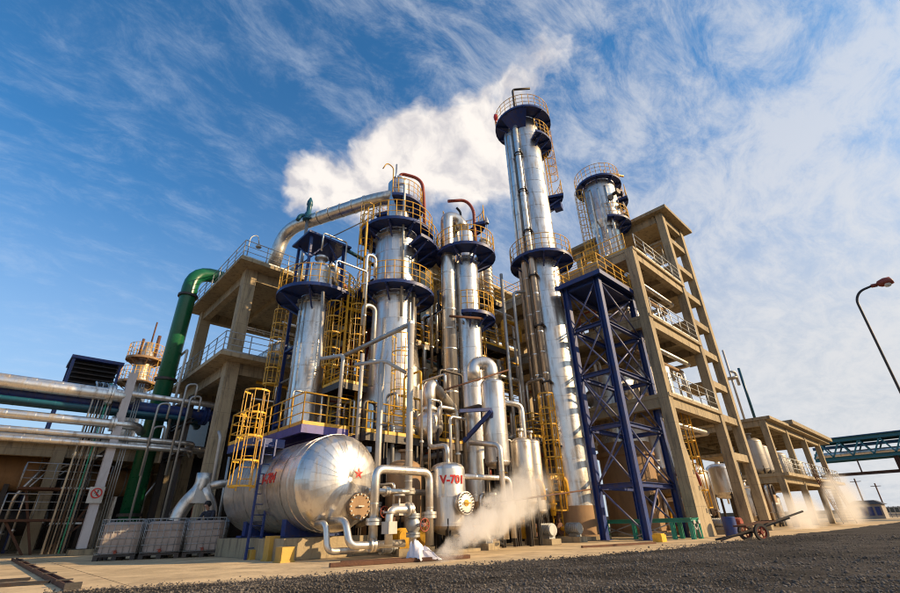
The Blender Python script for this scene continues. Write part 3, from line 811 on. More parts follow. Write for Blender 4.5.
# ---- V-7 vessel ----
VX, VY, VR = 11.15, 11.9, .57
V7 = thing('vertical_vessel', 'upright silver vessel marked V-7 with bolted round manway', 'vessel', (VX, VY, 0))
b = MB(); b.lathe((VX, VY, 0), head_prof(VR - .01, .72, False, .45)[::-1] + [(VR - .01, 2.42)] + head_prof(VR - .01, 2.42, True, .45)[1:], 28); b.build('shell', 'stained_cladding', V7)
clad(V7, (VX, VY), VR, .74, 2.42, .85, 4)
for j in range(12):
    a0 = 2 * PI * j / 12; b = MB(); b.lathe((VX, VY, 0), head_prof(VR + .003 + .003 * (j % 2), 2.44, True, .45), 2, 'z', a0, a0 + 2 * PI / 12 + .01); b.build('cladding_gore', 'aluminium_cladding', V7)
for a in (45, 135, 225, 315):
    a = math.radians(a); b = MB(); b.hbeam((VX + .5 * math.cos(a), VY + .5 * math.sin(a), 0), (VX + .5 * math.cos(a), VY + .5 * math.sin(a), .95), .13, up=(1, 0, 0)); b.build('leg', 'dark_steel', V7)
va = math.radians(-92); vd = Vector((math.cos(va), math.sin(va), 0)); vt = Vector((-vd.y, vd.x, 0)); vc = Vector((VX, VY, 1.38))
b = MB(); b.tube([vc + vd * .4, vc + vd * .78], .22, 20); b.ring(vc + vd * .76, vd, .2, .34, .06, 24); b.disc(vc + vd * .84, vd, .34, .06, 24); m_ = b.build('manway', 'steel_pipe_jacket', V7)
b = MB()
for k in range(20):
    a = 2 * PI * k / 20; q = vc + vt * .29 * math.cos(a) + Vector((0, 0, .29 * math.sin(a))); b.tube([q + vd * .70, q + vd * .93], .019, 6)
b.build('bolt', 'dark_steel', m_)
b = MB(); b.tube([vc + vd * .86 - vt * .12, vc + vd * .95 - vt * .12, vc + vd * .95 + vt * .12, vc + vd * .86 + vt * .12], .014, 6); b.disc(vc + vd * .875, vd, .1, .02, 12); b.build('handle', 'yellow_paint', m_)
ta = math.radians(-146)
text_mesh('V-701', .35, 'red_paint', 'lettering', V7, lambda x, z, e: (VX + (VR + .022 + e) * math.cos(math.radians(-120) + x / VR), VY + (VR + .022 + e) * math.sin(math.radians(-120) + x / VR), 1.98 + z), bold=.012)
b = MB(); b.tube([(VX, VY, 2.6), (VX, VY, 3.25), (VX - .1, VY + .8, 3.25), (VX - .1, VY + .8, 5)], .09, 10, .2); b.build('vent_pipe', 'steel_pipe_jacket', V7)
b = MB(); b.box((VX - .7, VY - .7, -.02), (VX + .7, VY + .7, .10)); b.build('plinth', 'concrete', V7)
b = MB(); b.tube([(VX - .5, VY + .1, .8), (VX - .78, VY + .14, .95), (VX - .78, VY + .14, 2.3), (VX - .5, VY + .1, 2.4)], .025, 8, .08); b.disc((VX - .78, VY + .14, 1.6), (-.7, -.7, 0), .09, .05, 14); b.build('level_gauge', 'dark_steel', V7)


# ---- towers ----
def tower(name, label, c, segs, skirt=1.2, course=1.0, npan=3, m='aluminium_cladding'):
    """segs: list of (radius, z0, z1); steps between radii become cones; closes with a domed head"""
    root = thing(name, label, 'tower', (c[0], c[1], 0))
    pr = []
    for r, z0, z1 in segs: pr += [(r - .02, z0), (r - .02, z1)]
    pr = pr + head_prof(segs[-1][0] - .02, segs[-1][2])[1:]
    b = MB(); b.lathe((c[0], c[1], 0), pr, 26); b.build('shell', m, root)
    for i, (r, z0, z1) in enumerate(segs):
        clad(root, c, r, max(z0, skirt) if i == 0 else z0, z1, course, npan, m)
        if i: b = MB(); b.lathe((c[0], c[1], 0), [(segs[i - 1][0] + .015, segs[i - 1][2] - .05), (segs[i - 1][0] + .01, segs[i - 1][2] + .03), (r + .01, z0 - .03), (r + .015, z0 + .05)], 26); b.build('cone', m, root)
    r = segs[0][0]
    b = MB(); b.solid((c[0], c[1], 0), [(r + .25, .15), (r + .25, .22), (r + .02, .22), (r + .02, skirt)], 26); b.build('skirt', 'brown_insulation', root)
    b = MB(); b.solid((c[0], c[1], 0), [(r + .5, 0), (r + .5, .16), (0, .16)], 8); b.build('foundation', 'concrete', root)
    return root


# T1 behind the drum
c = (9.4, 19.6)
T1 = tower('distillation_column', 'silver column rising behind the star drum with one navy round platform', c, [(.80, 0, 11.9), (.66, 12.2, 12.9)], 2.0, 1.05)
round_platform(T1, c, .84, 1.95, 11.2, brackets=7)
b = MB(); b.tube([(c[0] + 1.02, c[1] - .1, 2.0), (c[0] + 1.02, c[1] - .1, 12.6), (c[0] + .4, c[1], 13.2)], .10, 10, .4); b.build('riser_pipe', 'steel_pipe_jacket', T1)
b = MB(); b.tube([(c[0] - .9, c[1] - .35, 4.5), (c[0] - .9, c[1] - .35, 11.0)], .05, 8); b.build('riser_pipe', 'galvanised_steel', T1)
b = MB()
for z in (10.85, 10.95): b.ring((c[0], c[1], z), (0, 0, 1), .8, .9, .04, 26)
for k in range(10):
    a = 2 * PI * k / 10; b.cbox((c[0] + .9 * math.cos(a), c[1] + .9 * math.sin(a), 10.9), (.16, .1, .14), a)
b.build('support_ring', 'galvanised_steel', T1)
b = MB(); b.tube([(c[0], c[1], 13.1), (c[0], c[1], 13.7)], .22, 12); b.disc((c[0], c[1], 13.72), (0, 0, 1), .36, .1, 16); b.build('nozzle', 'aluminium_cladding', T1)

# T2
c = (12.3, 16.8)
T2 = tower('distillation_column', 'wide silver column with two navy round platforms fed by the long overhead duct', c, [(1.30, 0, 7.4), (1.12, 8.7, 15.4), (.62, 16.0, 18.6)], 2.4, 1.0, 4)
round_platform(T2, c, 1.16, 1.98, 14.9, brackets=9)
round_platform(T2, c, 1.16, 2.3, 13.9, -95, 5, brackets=4)
round_platform(T2, c, 1.16, 2.0, 11.2, brackets=9)
round_platform(T2, c, .66, 1.4, 16.9, -140, 120, brackets=5)
caged_ladder(T2, (c[0] - 1.05, c[1] + .95), 11.3, 17.0, math.radians(165))
caged_ladder(T2, (c[0] - 1.45, c[1] + .55), 4.4, 11.2, math.radians(180))
b = MB(); b.tube([(c[0] + .15, c[1] - 1.28, 7.4), (c[0] + .15, c[1] - 1.28, 11.1)], .10, 10); b.build('riser_pipe', 'steel_pipe_jacket', T2)
b = MB(); b.tube([(c[0] - .55, c[1] - 1.28, 9.6), (c[0] - .55, c[1] - 1.28, 17.6), (c[0] - .4, c[1] - .4, 18.2)], .07, 10, .3); b.build('riser_pipe', 'galvanised_steel', T2)
b = MB(); b.tube([(c[0] + .9, c[1] - .95, 3.0), (c[0] + .9, c[1] - .95, 6.6), (c[0] + .5, c[1] - .6, 7.0)], .15, 12, .4); b.build('riser_pipe', 'steel_pipe_jacket', T2)
b = MB(); b.disc((c[0], c[1], 19.0), (0, 0, 1), .40, .12, 18); b.tube([(c[0], c[1], 18.6), (c[0], c[1], 19.0)], .28, 14)
b.tube([(c[0] - .35, c[1] - .2, 18.4), (c[0] - .35, c[1] - .2, 19.9)], .05, 8); b.build('top_nozzle', 'aluminium_cladding', T2)
b = MB(); b.tube([(c[0] + .05, c[1], 18.9), (c[0] + .05, c[1], 19.6), (c[0] + 1.15, c[1] - .75, 19.3), (c[0] + 1.25, c[1] - .85, 17.3), (c[0] + 1.25, c[1] - .85, 15.2)], .10, 12, .75); b.build('vent_hose', 'rust_red_paint', T2)
b = MB(); b.tube([(c[0] - .7, c[1] - .4, 17.2), (c[0] - .7, c[1] - .4, 19.3), (c[0] - 1.1, c[1] - .3, 19.5), (c[0] - 1.3, c[1] - .2, 19.0)], .035, 8, .3); b.build('davit', 'yellow_paint', T2)
for z in (14.6, 10.9):
    b = MB()
    for k in range(12):
        a = 2 * PI * k / 12; b.cbox((c[0] + 1.2 * math.cos(a), c[1] + 1.2 * math.sin(a), z), (.18, .12, .16), a)
    b.ring((c[0], c[1], z), (0, 0, 1), 1.12, 1.2, .05, 28); b.build('support_ring', 'galvanised_steel', T2)

# T3
c = (15.2, 14.45)
T3 = tower('distillation_column', 'slim silver column with side balcony and red hooked vent pipe', c, [(.62, 0, 13.2), (.50, 13.5, 15.2)], 1.6, .95)
round_platform(T3, c, .66, 1.62, 13.7, brackets=8)
round_platform(T3, c, .66, 1.35, 9.95, -150, 45, brackets=5)
round_platform(T3, c, .54, 1.2, 15.9, -60, 130, brackets=3)
caged_ladder(T3, (c[0] + .9, c[1] + .3), 4.5, 9.9, math.radians(30))
caged_ladder(T3, (c[0] - .2, c[1] + 1.0), 9.9, 14.8, math.radians(100))
b = MB(); b.tube([(14.25, 14.85, 1.5), (14.25, 14.85, 15.2), (14.25, 14.85, 16.2), (14.9, 14.6, 16.2), (15.15, 14.5, 15.6)], .36, 16, .5); b.build('downcomer', 'aluminium_cladding', T3)
b = MB()
for k in range(13): b.ring((14.25, 14.85, 2 + 1.05 * k), (0, 0, 1), .34, .375, .05, 18)
b.build('jacket_bands', 'steel_pipe_jacket', T3)['kind'] = 'stuff'
b = MB(); b.tube([(c[0] + .35, c[1] - .5, 14.0), (c[0] + .35, c[1] - .5, 16.9), (c[0] + .05, c[1] - .2, 17.6), (c[0] - .9, c[1] + .3, 17.3)], .09, 12, .7); b.build('vent_hose', 'rust_red_paint', T3)
b = MB(); b.tube([(c[0] + 1.3, c[1] - .6, 13.8), (c[0] + 1.3, c[1] - .6, 16.8)], .03, 8); b.lathe((c[0] + 1.3, c[1] - .6, 0), [(.14, 16.3), (.14, 16.4), (.0, 16.9)], 10); b.build('flood_lamp', 'galvanised_steel', T3)
b = MB()
for z in (13.4, 9.65):
    for k in range(9):
        a = 2 * PI * k / 9; b.cbox((c[0] + .7 * math.cos(a), c[1] + .7 * math.sin(a), z), (.14, .09, .14), a)
b.build('support_ring', 'galvanised_steel', T3)

# T4 the tallest
c = (20.3, 13.0)
T4 = tower('distillation_column', 'tallest silver column with navy platforms at the top and halfway up', c, [(1.0, 0, 26.4)], 1.4, 1.0, 3)
round_platform(T4, c, 1.03, 1.95, 26.1, brackets=9)
round_platform(T4, c, 1.0, 1.75, 24.0, -120, 30, brackets=5)
round_platform(T4, c, .99, 1.95, 19.6, -60, 0, brackets=3)
round_platform(T4, c, .99, 1.85, 14.6, brackets=9)
b = MB(); b.solid((c[0], c[1], 0), [(.99, 25.1), (1.9, 26.0)], 28, 'z', math.radians(165), math.radians(225)); b.build('platform_skirt', 'navy_paint', T4)
caged_ladder(T4, (c[0] + 1.15, c[1] - .75), 19.7, 26.0, math.radians(-32))
caged_ladder(T4, (c[0] + 1.05, c[1] + .9), 5.0, 14.5, math.radians(40))
for dx, dy, r, z1 in ((-1.10, .42, .21, 25.0), (-1.17, -.12, .17, 25.2), (-.85, .95, .12, 25.6)):
    b = MB(); b.tube([(c[0] + dx * 1.02, c[1] + dy, 2.2), (c[0] + dx * 1.02, c[1] + dy, z1), (c[0] + dx * .5, c[1] + dy * .5, z1 + .6)], r, 14, .5)
    for k in range(20): b.ring((c[0] + dx * 1.02, c[1] + dy, 3 + 1.15 * k), (0, 0, 1), r * .9, r + .012, .05, 14)
    b.build('riser_pipe', 'aluminium_cladding', T4)
for k in range(7):
    b = MB(); z = 4 + 3.1 * k; b.tube([(c[0] - 1.0, c[1] - .35, z), (c[0] - 1.5, c[1] - .5, z)], .05, 8); b.ring((c[0] - 1.25, c[1] - .15, z), (0, 0, 1), .2, .27, .08, 12); b.build('pipe_clamp', 'dark_steel', T4)
b = MB(); b.tube([(c[0] - .55, c[1] + .1, 26.2), (c[0] - .55, c[1] + .1, 29.7), (c[0] + .35, c[1] - .85, 29.7)], .085, 10, .25); b.build('davit', 'dark_steel', T4)
b = MB(); b.lathe((c[0] - 1.75, c[1] + 1.0, 26.4), [(0, -.1), (.12, 0), (.16, .25), (.1, .5), (0, .55)], 10); b.tube([(c[0] - 1.75, c[1] + 1.0, 26.1), (c[0] - 1.75, c[1] + 1.0, 26.5)], .04, 6); b.build('warning_lamp', 'red_paint', T4)
b = MB(); b.cbox((c[0] + 1.5, c[1] - .9, 19.25), (.5, .5, .5), .3); b.build('junction_box', 'navy_paint', T4)

# T5
c = (28.6, 12.1)
T5 = tower('distillation_column', 'far silver column with swollen head above the concrete tower block', c, [(.93, 0, 20.4), (1.22, 20.9, 24.9)], 3.0, 1.0, 3)
round_platform(T5, c, 1.26, 1.75, 24.6, brackets=8)
round_platform(T5, c, 1.26, 1.95, 22.9, -80, 10, brackets=3)
round_platform(T5, c, .97, 1.75, 20.7, -150, 60, brackets=6)
caged_ladder(T5, (c[0] - .9, c[1] + .95), 14.8, 24.2, math.radians(150))
caged_ladder(T5, (c[0] + 1.2, c[1] - .7), 20.8, 25.2, math.radians(-35))
for dx, dy in ((-1.3, .2), (-.9, -.95), (-1.1, -.4)):
    b = MB(); b.tube([(c[0] + dx, c[1] + dy, 14.8), (c[0] + dx, c[1] + dy, 23.8), (c[0] + dx * .6, c[1] + dy * .6, 24.1)], .09, 10, .3); b.build('riser_pipe', 'steel_pipe_jacket', T5)
for z, a in ((22.4, -130), (23.2, -100), (22.1, -85), (23.6, -60), (21.6, -60)):
    b = MB(); a = math.radians(a); q = Vector((c[0] + 1.2 * math.cos(a), c[1] + 1.2 * math.sin(a), z)); d = Vector((math.cos(a), math.sin(a), 0)); b.tube([q, q + d * .4], .14, 10); b.disc(q + d * .4, d, .24, .1, 14); b.build('nozzle', 'dark_steel', T5)
b = MB(); b.tube([(c[0] + .9, c[1] - .7, 24.8), (c[0] + .9, c[1] - .7, 26.3), (c[0] + 1.9, c[1] - 1.5, 26.0)], .09, 10, .3); b.tube([(c[0] + .7, c[1] - .5, 24.8), (c[0] + .7, c[1] - .5, 26.6)], .05, 8); b.build('davit', 'yellow_paint', T5)

# skirted reactor behind the truss
c = (25.7, 12.7)
TR = tower('reactor', 'squat silver reactor on a brown skirt behind the blue truss', c, [(1.42, 0, 8.3)], 4.6, 1.1, 4)
b = MB(); b.solid((c[0], c[1], 0), [(1.47, 3.9), (1.56, 3.9), (1.56, 4.15), (1.47, 4.15)], 30); b.build('skirt_ring', 'brown_insulation', TR)
a = math.radians(-112); d = Vector((math.cos(a), math.sin(a), 0)); b = MB(); b.lathe(Vector((c[0], c[1], 1.6)) + d * 1.36, [(.3, .0), (.3, .14)], 18, (Vector((0, 0, 1)), d.cross(Vector((0, 0, 1))), d)); b.disc(Vector((c[0], c[1], 1.6)) + d * 1.46, d, .27, .02, 18); b.build('skirt_opening', 'black_rubber', TR)

# ================================================================== MEDIUM VESSELS
vvessel('slim upright silver vessel with elbow on top right of V-7', (14.15, 12.25), .5, 2.9, 6.0, legs=4, top=False)
pipe('fat silver elbow pipe linking slim column to the upright vessel', [(14.15, 12.25, 5.9), (14.15, 12.25, 6.95), (13.55, 12.7, 6.95), (13.55, 12.7, 6.2)], .29, 'aluminium_cladding', .42)
s_ = thing('knockout_pot', 'small bulging silver pot hanging between the two wide columns', 'vessel', (12.15, 14.0, 3.0))
b = MB(); b.lathe((12.15, 14.0, 0), head_prof(.56, 4.25, False, .85)[::-1] + [(.56, 4.5)] + head_prof(.56, 4.5, True, .8)[1:], 26); b.build('shell', 'aluminium_cladding', s_)
b = MB(); b.ring((12.15, 14.0, 4.38), (0, 0, 1), .55, .575, .06, 26); b.solid((12.15, 14, 0), [(.24, 4.85), (.24, 5.1)], 16); b.ring((12.15, 14, 5.0), (0, 0, 1), .2, .34, .1, 18); b.build('collar', 'steel_pipe_jacket', s_)
for a in (30, 150, 270):
    a = math.radians(a); b = MB(); b.bar((12.15 + .5 * math.cos(a), 14 + .5 * math.sin(a), 4.2), (12.15 + .55 * math.cos(a), 14 + .55 * math.sin(a), 0), .09); b.build('leg', 'dark_steel', s_)
pipe('thick silver pipe bending from the bulging pot to the slim column', [(12.15, 14.0, 5.0), (12.15, 14.0, 6.2), (13.9, 14.5, 5.35)], .27, 'steel_pipe_jacket', .55)
vvessel('small upright gilded vessel right of the V-7 group near steam', (15.3, 11.9), .42, 1.5, 3.7, 'stained_cladding')
vvessel('narrow silver receiver standing left of the tallest column', (16.9, 12.6), .38, 1.2, 3.9, 'stained_cladding')
vvessel('tall rusty brown accumulator half hidden behind V-7', (10.6, 13.6), .62, 1.0, 2.6, 'brown_insulation')
vvessel('short silver drum under the yellow walkway between drum and columns', (9.9, 15.4), .5, 1.0, 2.6)
vvessel('silver separator between slim column and tallest column', (17.6, 14.9), .55, 1.0, 4.6, 'stained_cladding')

# ================================================================== FEATURE PIPES
g = thing('green_pipe', 'huge dark green vertical pipe bending into the upper concrete deck', 'pipe', (5.55, 29.5, 0))
b = MB(); b.tube([(5.55, 29.5, 0), (5.55, 29.5, 15.9), (8.2, 29.5, 15.9), (9.2, 29.5, 15.2), (9.6, 29.5, 14.7)], .46, 24, 1.4); b.build('pipe_run', 'green_paint', g)
for z in (1.6, 8.6, 14.0): b = MB(); b.ring((5.55, 29.5, z), (0, 0, 1), .46, .56, .14, 24); b.build('pipe_clamp', 'dark_steel', g)
b = MB(); b.box((5.15, 28.98, 1.0), (5.5, 29.03, 1.25)); b.build('name_plate', 'white_paint', g)
d = thing('overhead_duct', 'long fat overhead duct from the wide column top down to the left deck', 'duct', (8.5, 24.2, 14.65))
b = MB(); b.tube([(12.0, 16.9, 17.7), (11.3, 18.0, 17.7), (8.8, 24.0, 17.7), (8.65, 24.6, 14.7)], .40, 22, 1.35); b.build('duct_run', 'steel_pipe_jacket', d)
b = MB()
p0, p1 = Vector((11.3, 18.0, 17.7)), Vector((9.35, 22.6, 17.7))
for k in range(6): b.ring(p0.lerp(p1, (k + .5) / 6), p1 - p0, .40, .435, .07, 22)
b.build('jacket_bands', 'aluminium_cladding', d)['kind'] = 'stuff'
v = thing('relief_valve', 'teal relief valve standing above the overhead duct elbow', 'valve', (9.3, 21.9, 14.7))
b = MB(); b.tube([(9.3, 21.9, 11.3), (9.3, 21.9, 17.6)], .10, 10); b.build('stand_pipe', 'galvanised_steel', v)
b = MB(); b.disc((9.3, 21.9, 17.55), (0, 0, 1), .3, .1, 16); b.lathe((9.3, 21.9, 0), [(.22, 17.6), (.24, 17.9), (.15, 18.1), (.15, 18.6), (.19, 18.65), (.17, 18.9), (.05, 19.2), (0, 19.25)], 16); b.tube([(9.3, 21.9, 17.8), (8.9, 22.1, 17.8), (8.8, 22.2, 17.4)], .12, 10, .2); b.build('bonnet', 'teal_paint', v)

pipe('tall white pipe left of pair in front of wide column', [(9.42, 13.55, .5), (9.42, 13.55, 6.3)], .11, 'white_paint', valve=[(0, .12)])
pipe('tall white pipe nearest the V-7 vessel', [(9.95, 12.5, .3), (9.95, 12.5, 7.7)], .12, 'white_paint', flanges=[(0, .2)])
pipe('slanting brown steel beam pipe over the white risers', [(9.95, 12.42, 7.72), (9.95, 17.6, 7.72)], .10, 'galvanised_steel')
pipe('short white branch pipe sloping between the two white risers', [(8.9, 14.6, 6.4), (9.45, 13.4, 6.35), (9.9, 12.7, 5.8)], .07, 'white_paint')
pipe('white riser just right of the column behind the drum', [(8.7, 15.2, 4.1), (8.7, 15.2, 6.9), (8.9, 17.5, 7.4), (8.9, 18.0, 10.9)], .08, 'white_paint')
pipe('white riser rising from the yellow walkway left of wide column', [(9.2, 14.6, 2.8), (9.2, 14.6, 6.9)], .08, 'white_paint')
pipe('silver goalpost pipe loop beside the drum head', [(7.98, 11.55, .45), (7.98, 11.55, 2.28), (10.02, 11.55, 2.28), (10.02, 11.55, .25)], .125, 'steel_pipe_jacket', .28, flanges=[(0, .25), (2, .6)])
pipe('smaller silver loop with valve nested under the goalpost pipe', [(8.25, 11.2, .35), (8.25, 11.2, 1.2), (9.1, 11.2, 1.2), (9.1, 11.2, .3)], .11, 'steel_pipe_jacket', .24, flanges=[(1, .8)], valve=[(2, .45)])
pipe('silver drain pipe running low from drum head to the loops', [(7.3, 12.7, .95), (7.3, 11.9, .95), (7.3, 11.6, .35), (8.9, 11.35, .35)], .10, 'steel_pipe_jacket', .2, flanges=[(2, .4)])
pipe('low silver pipe on the ground in front of the drum pier', [(7.0, 12.9, .9), (7.0, 12.4, .9), (7.0, 12.2, .22), (9.6, 11.9, .22)], .085, 'steel_pipe_jacket', .2, valve=[(2, .7)])
pipe('horizontal silver pipe crossing behind the goalpost loop', [(8.3, 12.4, 1.75), (10.6, 12.4, 1.75)], .09, 'steel_pipe_jacket', flanges=[(0, .3)])
pipe('horizontal silver pipe leaving V-7 to the right', [(11.6, 11.8, 2.25), (13.9, 11.5, 2.25), (13.9, 11.5, .3)], .09, 'steel_pipe_jacket', .25, flanges=[(1, .5)])
pipe('bright silver downpipe standing right of V-7', [(12.9, 11.0, .3), (12.9, 11.0, 3.3), (12.6, 12.2, 3.5)], .10, 'steel_pipe_jacket', .25)
pipe('tall silver downpipe bending from the upright vessel', [(14.6, 12.3, 5.35), (15.6, 11.95, 5.3), (15.6, 11.95, .3)], .12, 'aluminium_cladding', .3)
pipe('long thin silver riser left of the tallest column', [(17.6, 14.0, 2.0), (17.6, 14.0, 13.4)], .09, 'galvanised_steel')
pipe('second long thin riser closer to the tallest column', [(18.3, 13.8, 2.0), (18.3, 13.8, 12.4), (19.2, 13.5, 12.6)], .09, 'galvanised_steel', .3)
pipe('thin brown tie rod crossing the upright vessel', [(10.6, 11.4, 5.0), (14.0, 11.2, 6.35)], .035, 'rusty_steel')
pipe('thin steel sample line stretched low beside the V-7 manway', [(11.6, 10.8, 1.35), (13.4, 10.6, 1.5), (17.6, 10.4, 1.9)], .03, 'rusty_steel')
pipe('teal cross pipe in the shade behind the slim column', [(12.6, 20, 10.2), (18.5, 20, 9.6)], .10, 'teal_paint')
pipe('bright green cable conduit beside the wide column', [(13.6, 18.5, 6.5), (13.6, 18.5, 10.6), (14.2, 18.5, 10.8)], .09, 'green_paint')
pipe('teal pipe sloping between the two platforms of left columns', [(10.0, 20.0, 15.3), (12.6, 19.3, 14.4)], .11, 'teal_paint')
pipe('thin guy pipe from relief valve to the wide column', [(9.6, 21.0, 15.4), (11.6, 17.6, 16.7)], .035, 'galvanised_steel')
pipe('rusty pipe rack beam crossing in front of the slim column', [(12.9, 13.4, 9.2), (15.2, 13.4, 9.75)], .06, 'rusty_steel')
for k, (x, y, z) in enumerate(((8.7, 11.35, 1.2), (8.25, 11.2, .75))):
    b = MB(); b.cbox((x, y - .02, z), (.3, .3, .3), .1); b.tube([(x, y, z), (x, y, z + .35)], .03, 6); b.disc((x, y, z + .38), (0, 0, 1), .16, .04, 14)
    single('control_valve', b, 'white_paint', ['boxy white control valve on the nested silver loop', 'lower white control valve left on the nested loop'][k], 'valve')

# steel tripod arm by the slim column
b = MB(); b.bar((13.3, 13.2, 3.75), (13.6, 11.9, 4.75), .14); b.bar((12.4, 12.5, 4.7), (13.7, 12.0, 4.85), .16, .12); b.bar((13.6, 11.9, 4.75), (13.9, 12.2, 4.3), .1)
single('pipe_bracket', b, 'navy_paint', 'dark blue triangular bracket arm on the upright vessel', 'bracket')

# ================================================================== WALKWAYS AND LADDERS
def deck(name, label, x0, y0, x1, y1, z, legs, m='navy_paint', rail='yellow_paint', sides='fblr', depth=.28, group=None, leg_m=None, grate=True):
    root = thing(name, label, 'platform', (x0, y0, 0), group)
    b = MB(); b.box((x0, y0, z - depth), (x1, y0 + .06, z)); b.box((x0, y1 - .06, z - depth), (x1, y1, z)); b.box((x0, y0 + .062, z - depth), (x0 + .06, y1 - .062, z)); b.box((x1 - .06, y0 + .062, z - depth), (x1, y1 - .062, z))
    n = max(1, int((x1 - x0) / .9))
    for i in range(1, n): x = x0 + (x1 - x0) * i / n; b.box((x - .03, y0 + .062, z - depth + .03), (x + .03, y1 - .062, z - .045))
    b.build('edge_beam', m, root)
    b = MB(); b.box((x0 + .062, y0 + .062, z - .04), (x1 - .062, y1 - .062, z - .005)); b.build('floor_plate', m, root)
    P = {'f': [(x0, y0, z), (x1, y0, z)], 'b': [(x0, y1, z), (x1, y1, z)], 'l': [(x0, y0, z), (x0, y1, z)], 'r': [(x1, y0, z), (x1, y1, z)]}
    for s in sides:
        q = P[s]; rail_mb(q, sp=1.0, r=.026).build('railing', rail, root)
    for x, y in legs:
        b = MB(); b.hbeam((x, y, 0), (x, y, z - depth), .16, up=(1, 0, 0)); b.build('leg', leg_m or m, root)
    return root


deck('walkway', 'violet blue platform with yellow rails right above the star drum', 7.15, 14.9, 9.0, 18.6, 4.0, [(9.15, 14.75), (9.15, 18.4)], 'violet_blue_paint', sides='fl')
deck('walkway', 'long yellow railed walkway running right from the drum platform past wide column', 9.3, 14.2, 14.2, 15.4, 3.85, [(10.2, 14.3), (12.9, 14.3)], 'dark_steel', sides='fb')
w = deck('walkway', 'small navy platform left of the drum where the blue ladder ends', 5.9, 15.7, 7.0, 18.0, 3.55, [], sides='lb')
for y in (16.2, 17.0, 17.8):
    b = MB(); b.bar((7.1, y, 3.5), (7.35, y + .1, 2.9), .10); b.cbox((7.38, y + .1, 2.95), (.2, .2, .08)); b.build('clip', 'navy_paint', w)
deck('walkway', 'yellow railed landing hugging the wide column halfway to its first platform', 9.6, 16.9, 11.2, 18.4, 6.4, [(9.7, 18.3)], 'dark_steel', sides='flb')
deck('walkway', 'upper yellow railed landing between column behind drum and wide column', 10.2, 18.3, 12.4, 19.8, 10.6, [(10.3, 19.7), (12.2, 19.7)], 'navy_paint', sides='flbr')
deck('walkway', 'low yellow railed platform at the foot of the tallest column', 17.6, 12.9, 18.6, 13.9, 4.3, [(17.7, 13.0), (18.5, 13.0)], 'dark_steel', sides='flr')
deck('walkway', 'high yellow railed gantry behind the slim column platforms', 16.2, 16.5, 20.6, 17.9, 13.4, [(16.3, 16.6), (20.5, 17.8), (16.3, 17.8)], 'dark_steel', sides='flbr')
deck('walkway', 'mid height yellow railed gantry in shade behind upright vessel', 14.5, 16.4, 18.6, 17.8, 6.2, [(14.6, 16.5), (18.5, 17.7)], 'dark_steel', sides='flb')

L = thing('ladder', 'narrow navy ladder leaning up the left side of the drum', 'ladder', (6.3, 15.4, 0))
b = MB()
for sg in (-.19, .19): b.bar((6.3 + sg, 15.35, 0), (6.42 + sg, 15.55, 3.5), .10, .05)
b.build('stile', 'navy_paint', L)
for k in range(11):
    z = .3 + .3 * k; b = MB(); b.tube([(6.11 + .034 * z, 15.35 + .057 * z, z), (6.49 + .034 * z, 15.35 + .057 * z, z)], .016, 6); b.build('rung', 'navy_paint', L)
L = thing('caged_ladder', 'yellow caged ladder left of the navy ladder by the drum', 'ladder', (5.75, 15.7, 0))
ladder_mb(MB(), (5.85, 15.75), 1.9, 5.0, math.radians(-120)).build('ladder', 'yellow_paint', L); cage_mb(MB(), (5.85, 15.75), 2.0, 5.0, math.radians(-120), .40).build('ladder_cage', 'yellow_paint', L)
L = thing('caged_ladder', 'yellow caged ladder hanging below the upper deck left of the first column', 'ladder', (8.4, 21.4, 7))
ladder_mb(MB(), (8.5, 21.6), 6.4, 12.0, math.radians(-110)).build('ladder', 'yellow_paint', L); cage_mb(MB(), (8.5, 21.6), 7.0, 10.9, math.radians(-110), .36).build('ladder_cage', 'yellow_paint', L)

# blue canopy frame above the first column
K = thing('canopy', 'navy steel canopy on legs standing over the first column top', 'canopy', (9.7, 20.6, 11.25))
for x in (8.75, 10.75):
    for y in (19.75, 21.2): b = MB(); b.bar((x, y, 11.25), (x, y, 15.0), .13); b.build('leg', 'navy_paint', K)
b = MB(); b.box((8.45, 19.45, 15.0), (11.05, 21.5, 15.12)); b.build('roof_plate', 'navy_paint', K)
for y in (19.75, 21.2):
    b = MB(); b.bar((8.75, y, 13.6), (9.75, y, 14.98), .07); b.build('brace', 'navy_paint', K); b = MB(); b.bar((10.75, y, 13.6), (9.75, y, 14.98), .07); b.build('brace', 'navy_paint', K)
for x in (8.75, 10.75): b = MB(); b.bar((x, 19.82, 13.7), (x, 21.13, 14.9), .07); b.build('brace', 'navy_paint', K)
K = thing('drum_stand', 'navy steel stand behind the first column carrying a condenser drum', 'stand', (9.6, 21.2, 0))
for x in (9.7, 12.3):
    for y in (21.3, 23.3):
        b = MB(); b.bar((x, y, 0), (x, y, 13.1), .16); b.build('leg', 'navy_paint', K)
for z in (13.2, 9.5, 5.5):
    b = MB(); b.bar((9.7, 21.3, z), (12.3, 21.3, z), .12); b.bar((9.7, 23.3, z), (12.3, 23.3, z), .12); b.bar((9.7, 21.3, z), (9.7, 23.3, z), .12); b.bar((12.3, 21.3, z), (12.3, 23.3, z), .12); b.build('ring_beam', 'navy_paint', K)
deck('walkway', 'yellow railed gantry at mid height right of the wide column', 13.4, 17.6, 16.2, 18.8, 9.6, [(13.5, 17.7), (16.1, 17.7)], 'dark_steel', sides='flbr')
deck('walkway', 'yellow railed gantry high between wide and slim columns', 13.2, 18.9, 15.8, 20.0, 12.6, [(13.3, 19.0), (15.7, 19.0)], 'dark_steel', sides='flbr')
deck('walkway', 'yellow railed gantry between slim and tallest columns at mid height', 17.0, 15.0, 19.0, 15.9, 9.4, [(17.1, 15.1), (18.9, 15.1)], 'dark_steel', sides='flbr')
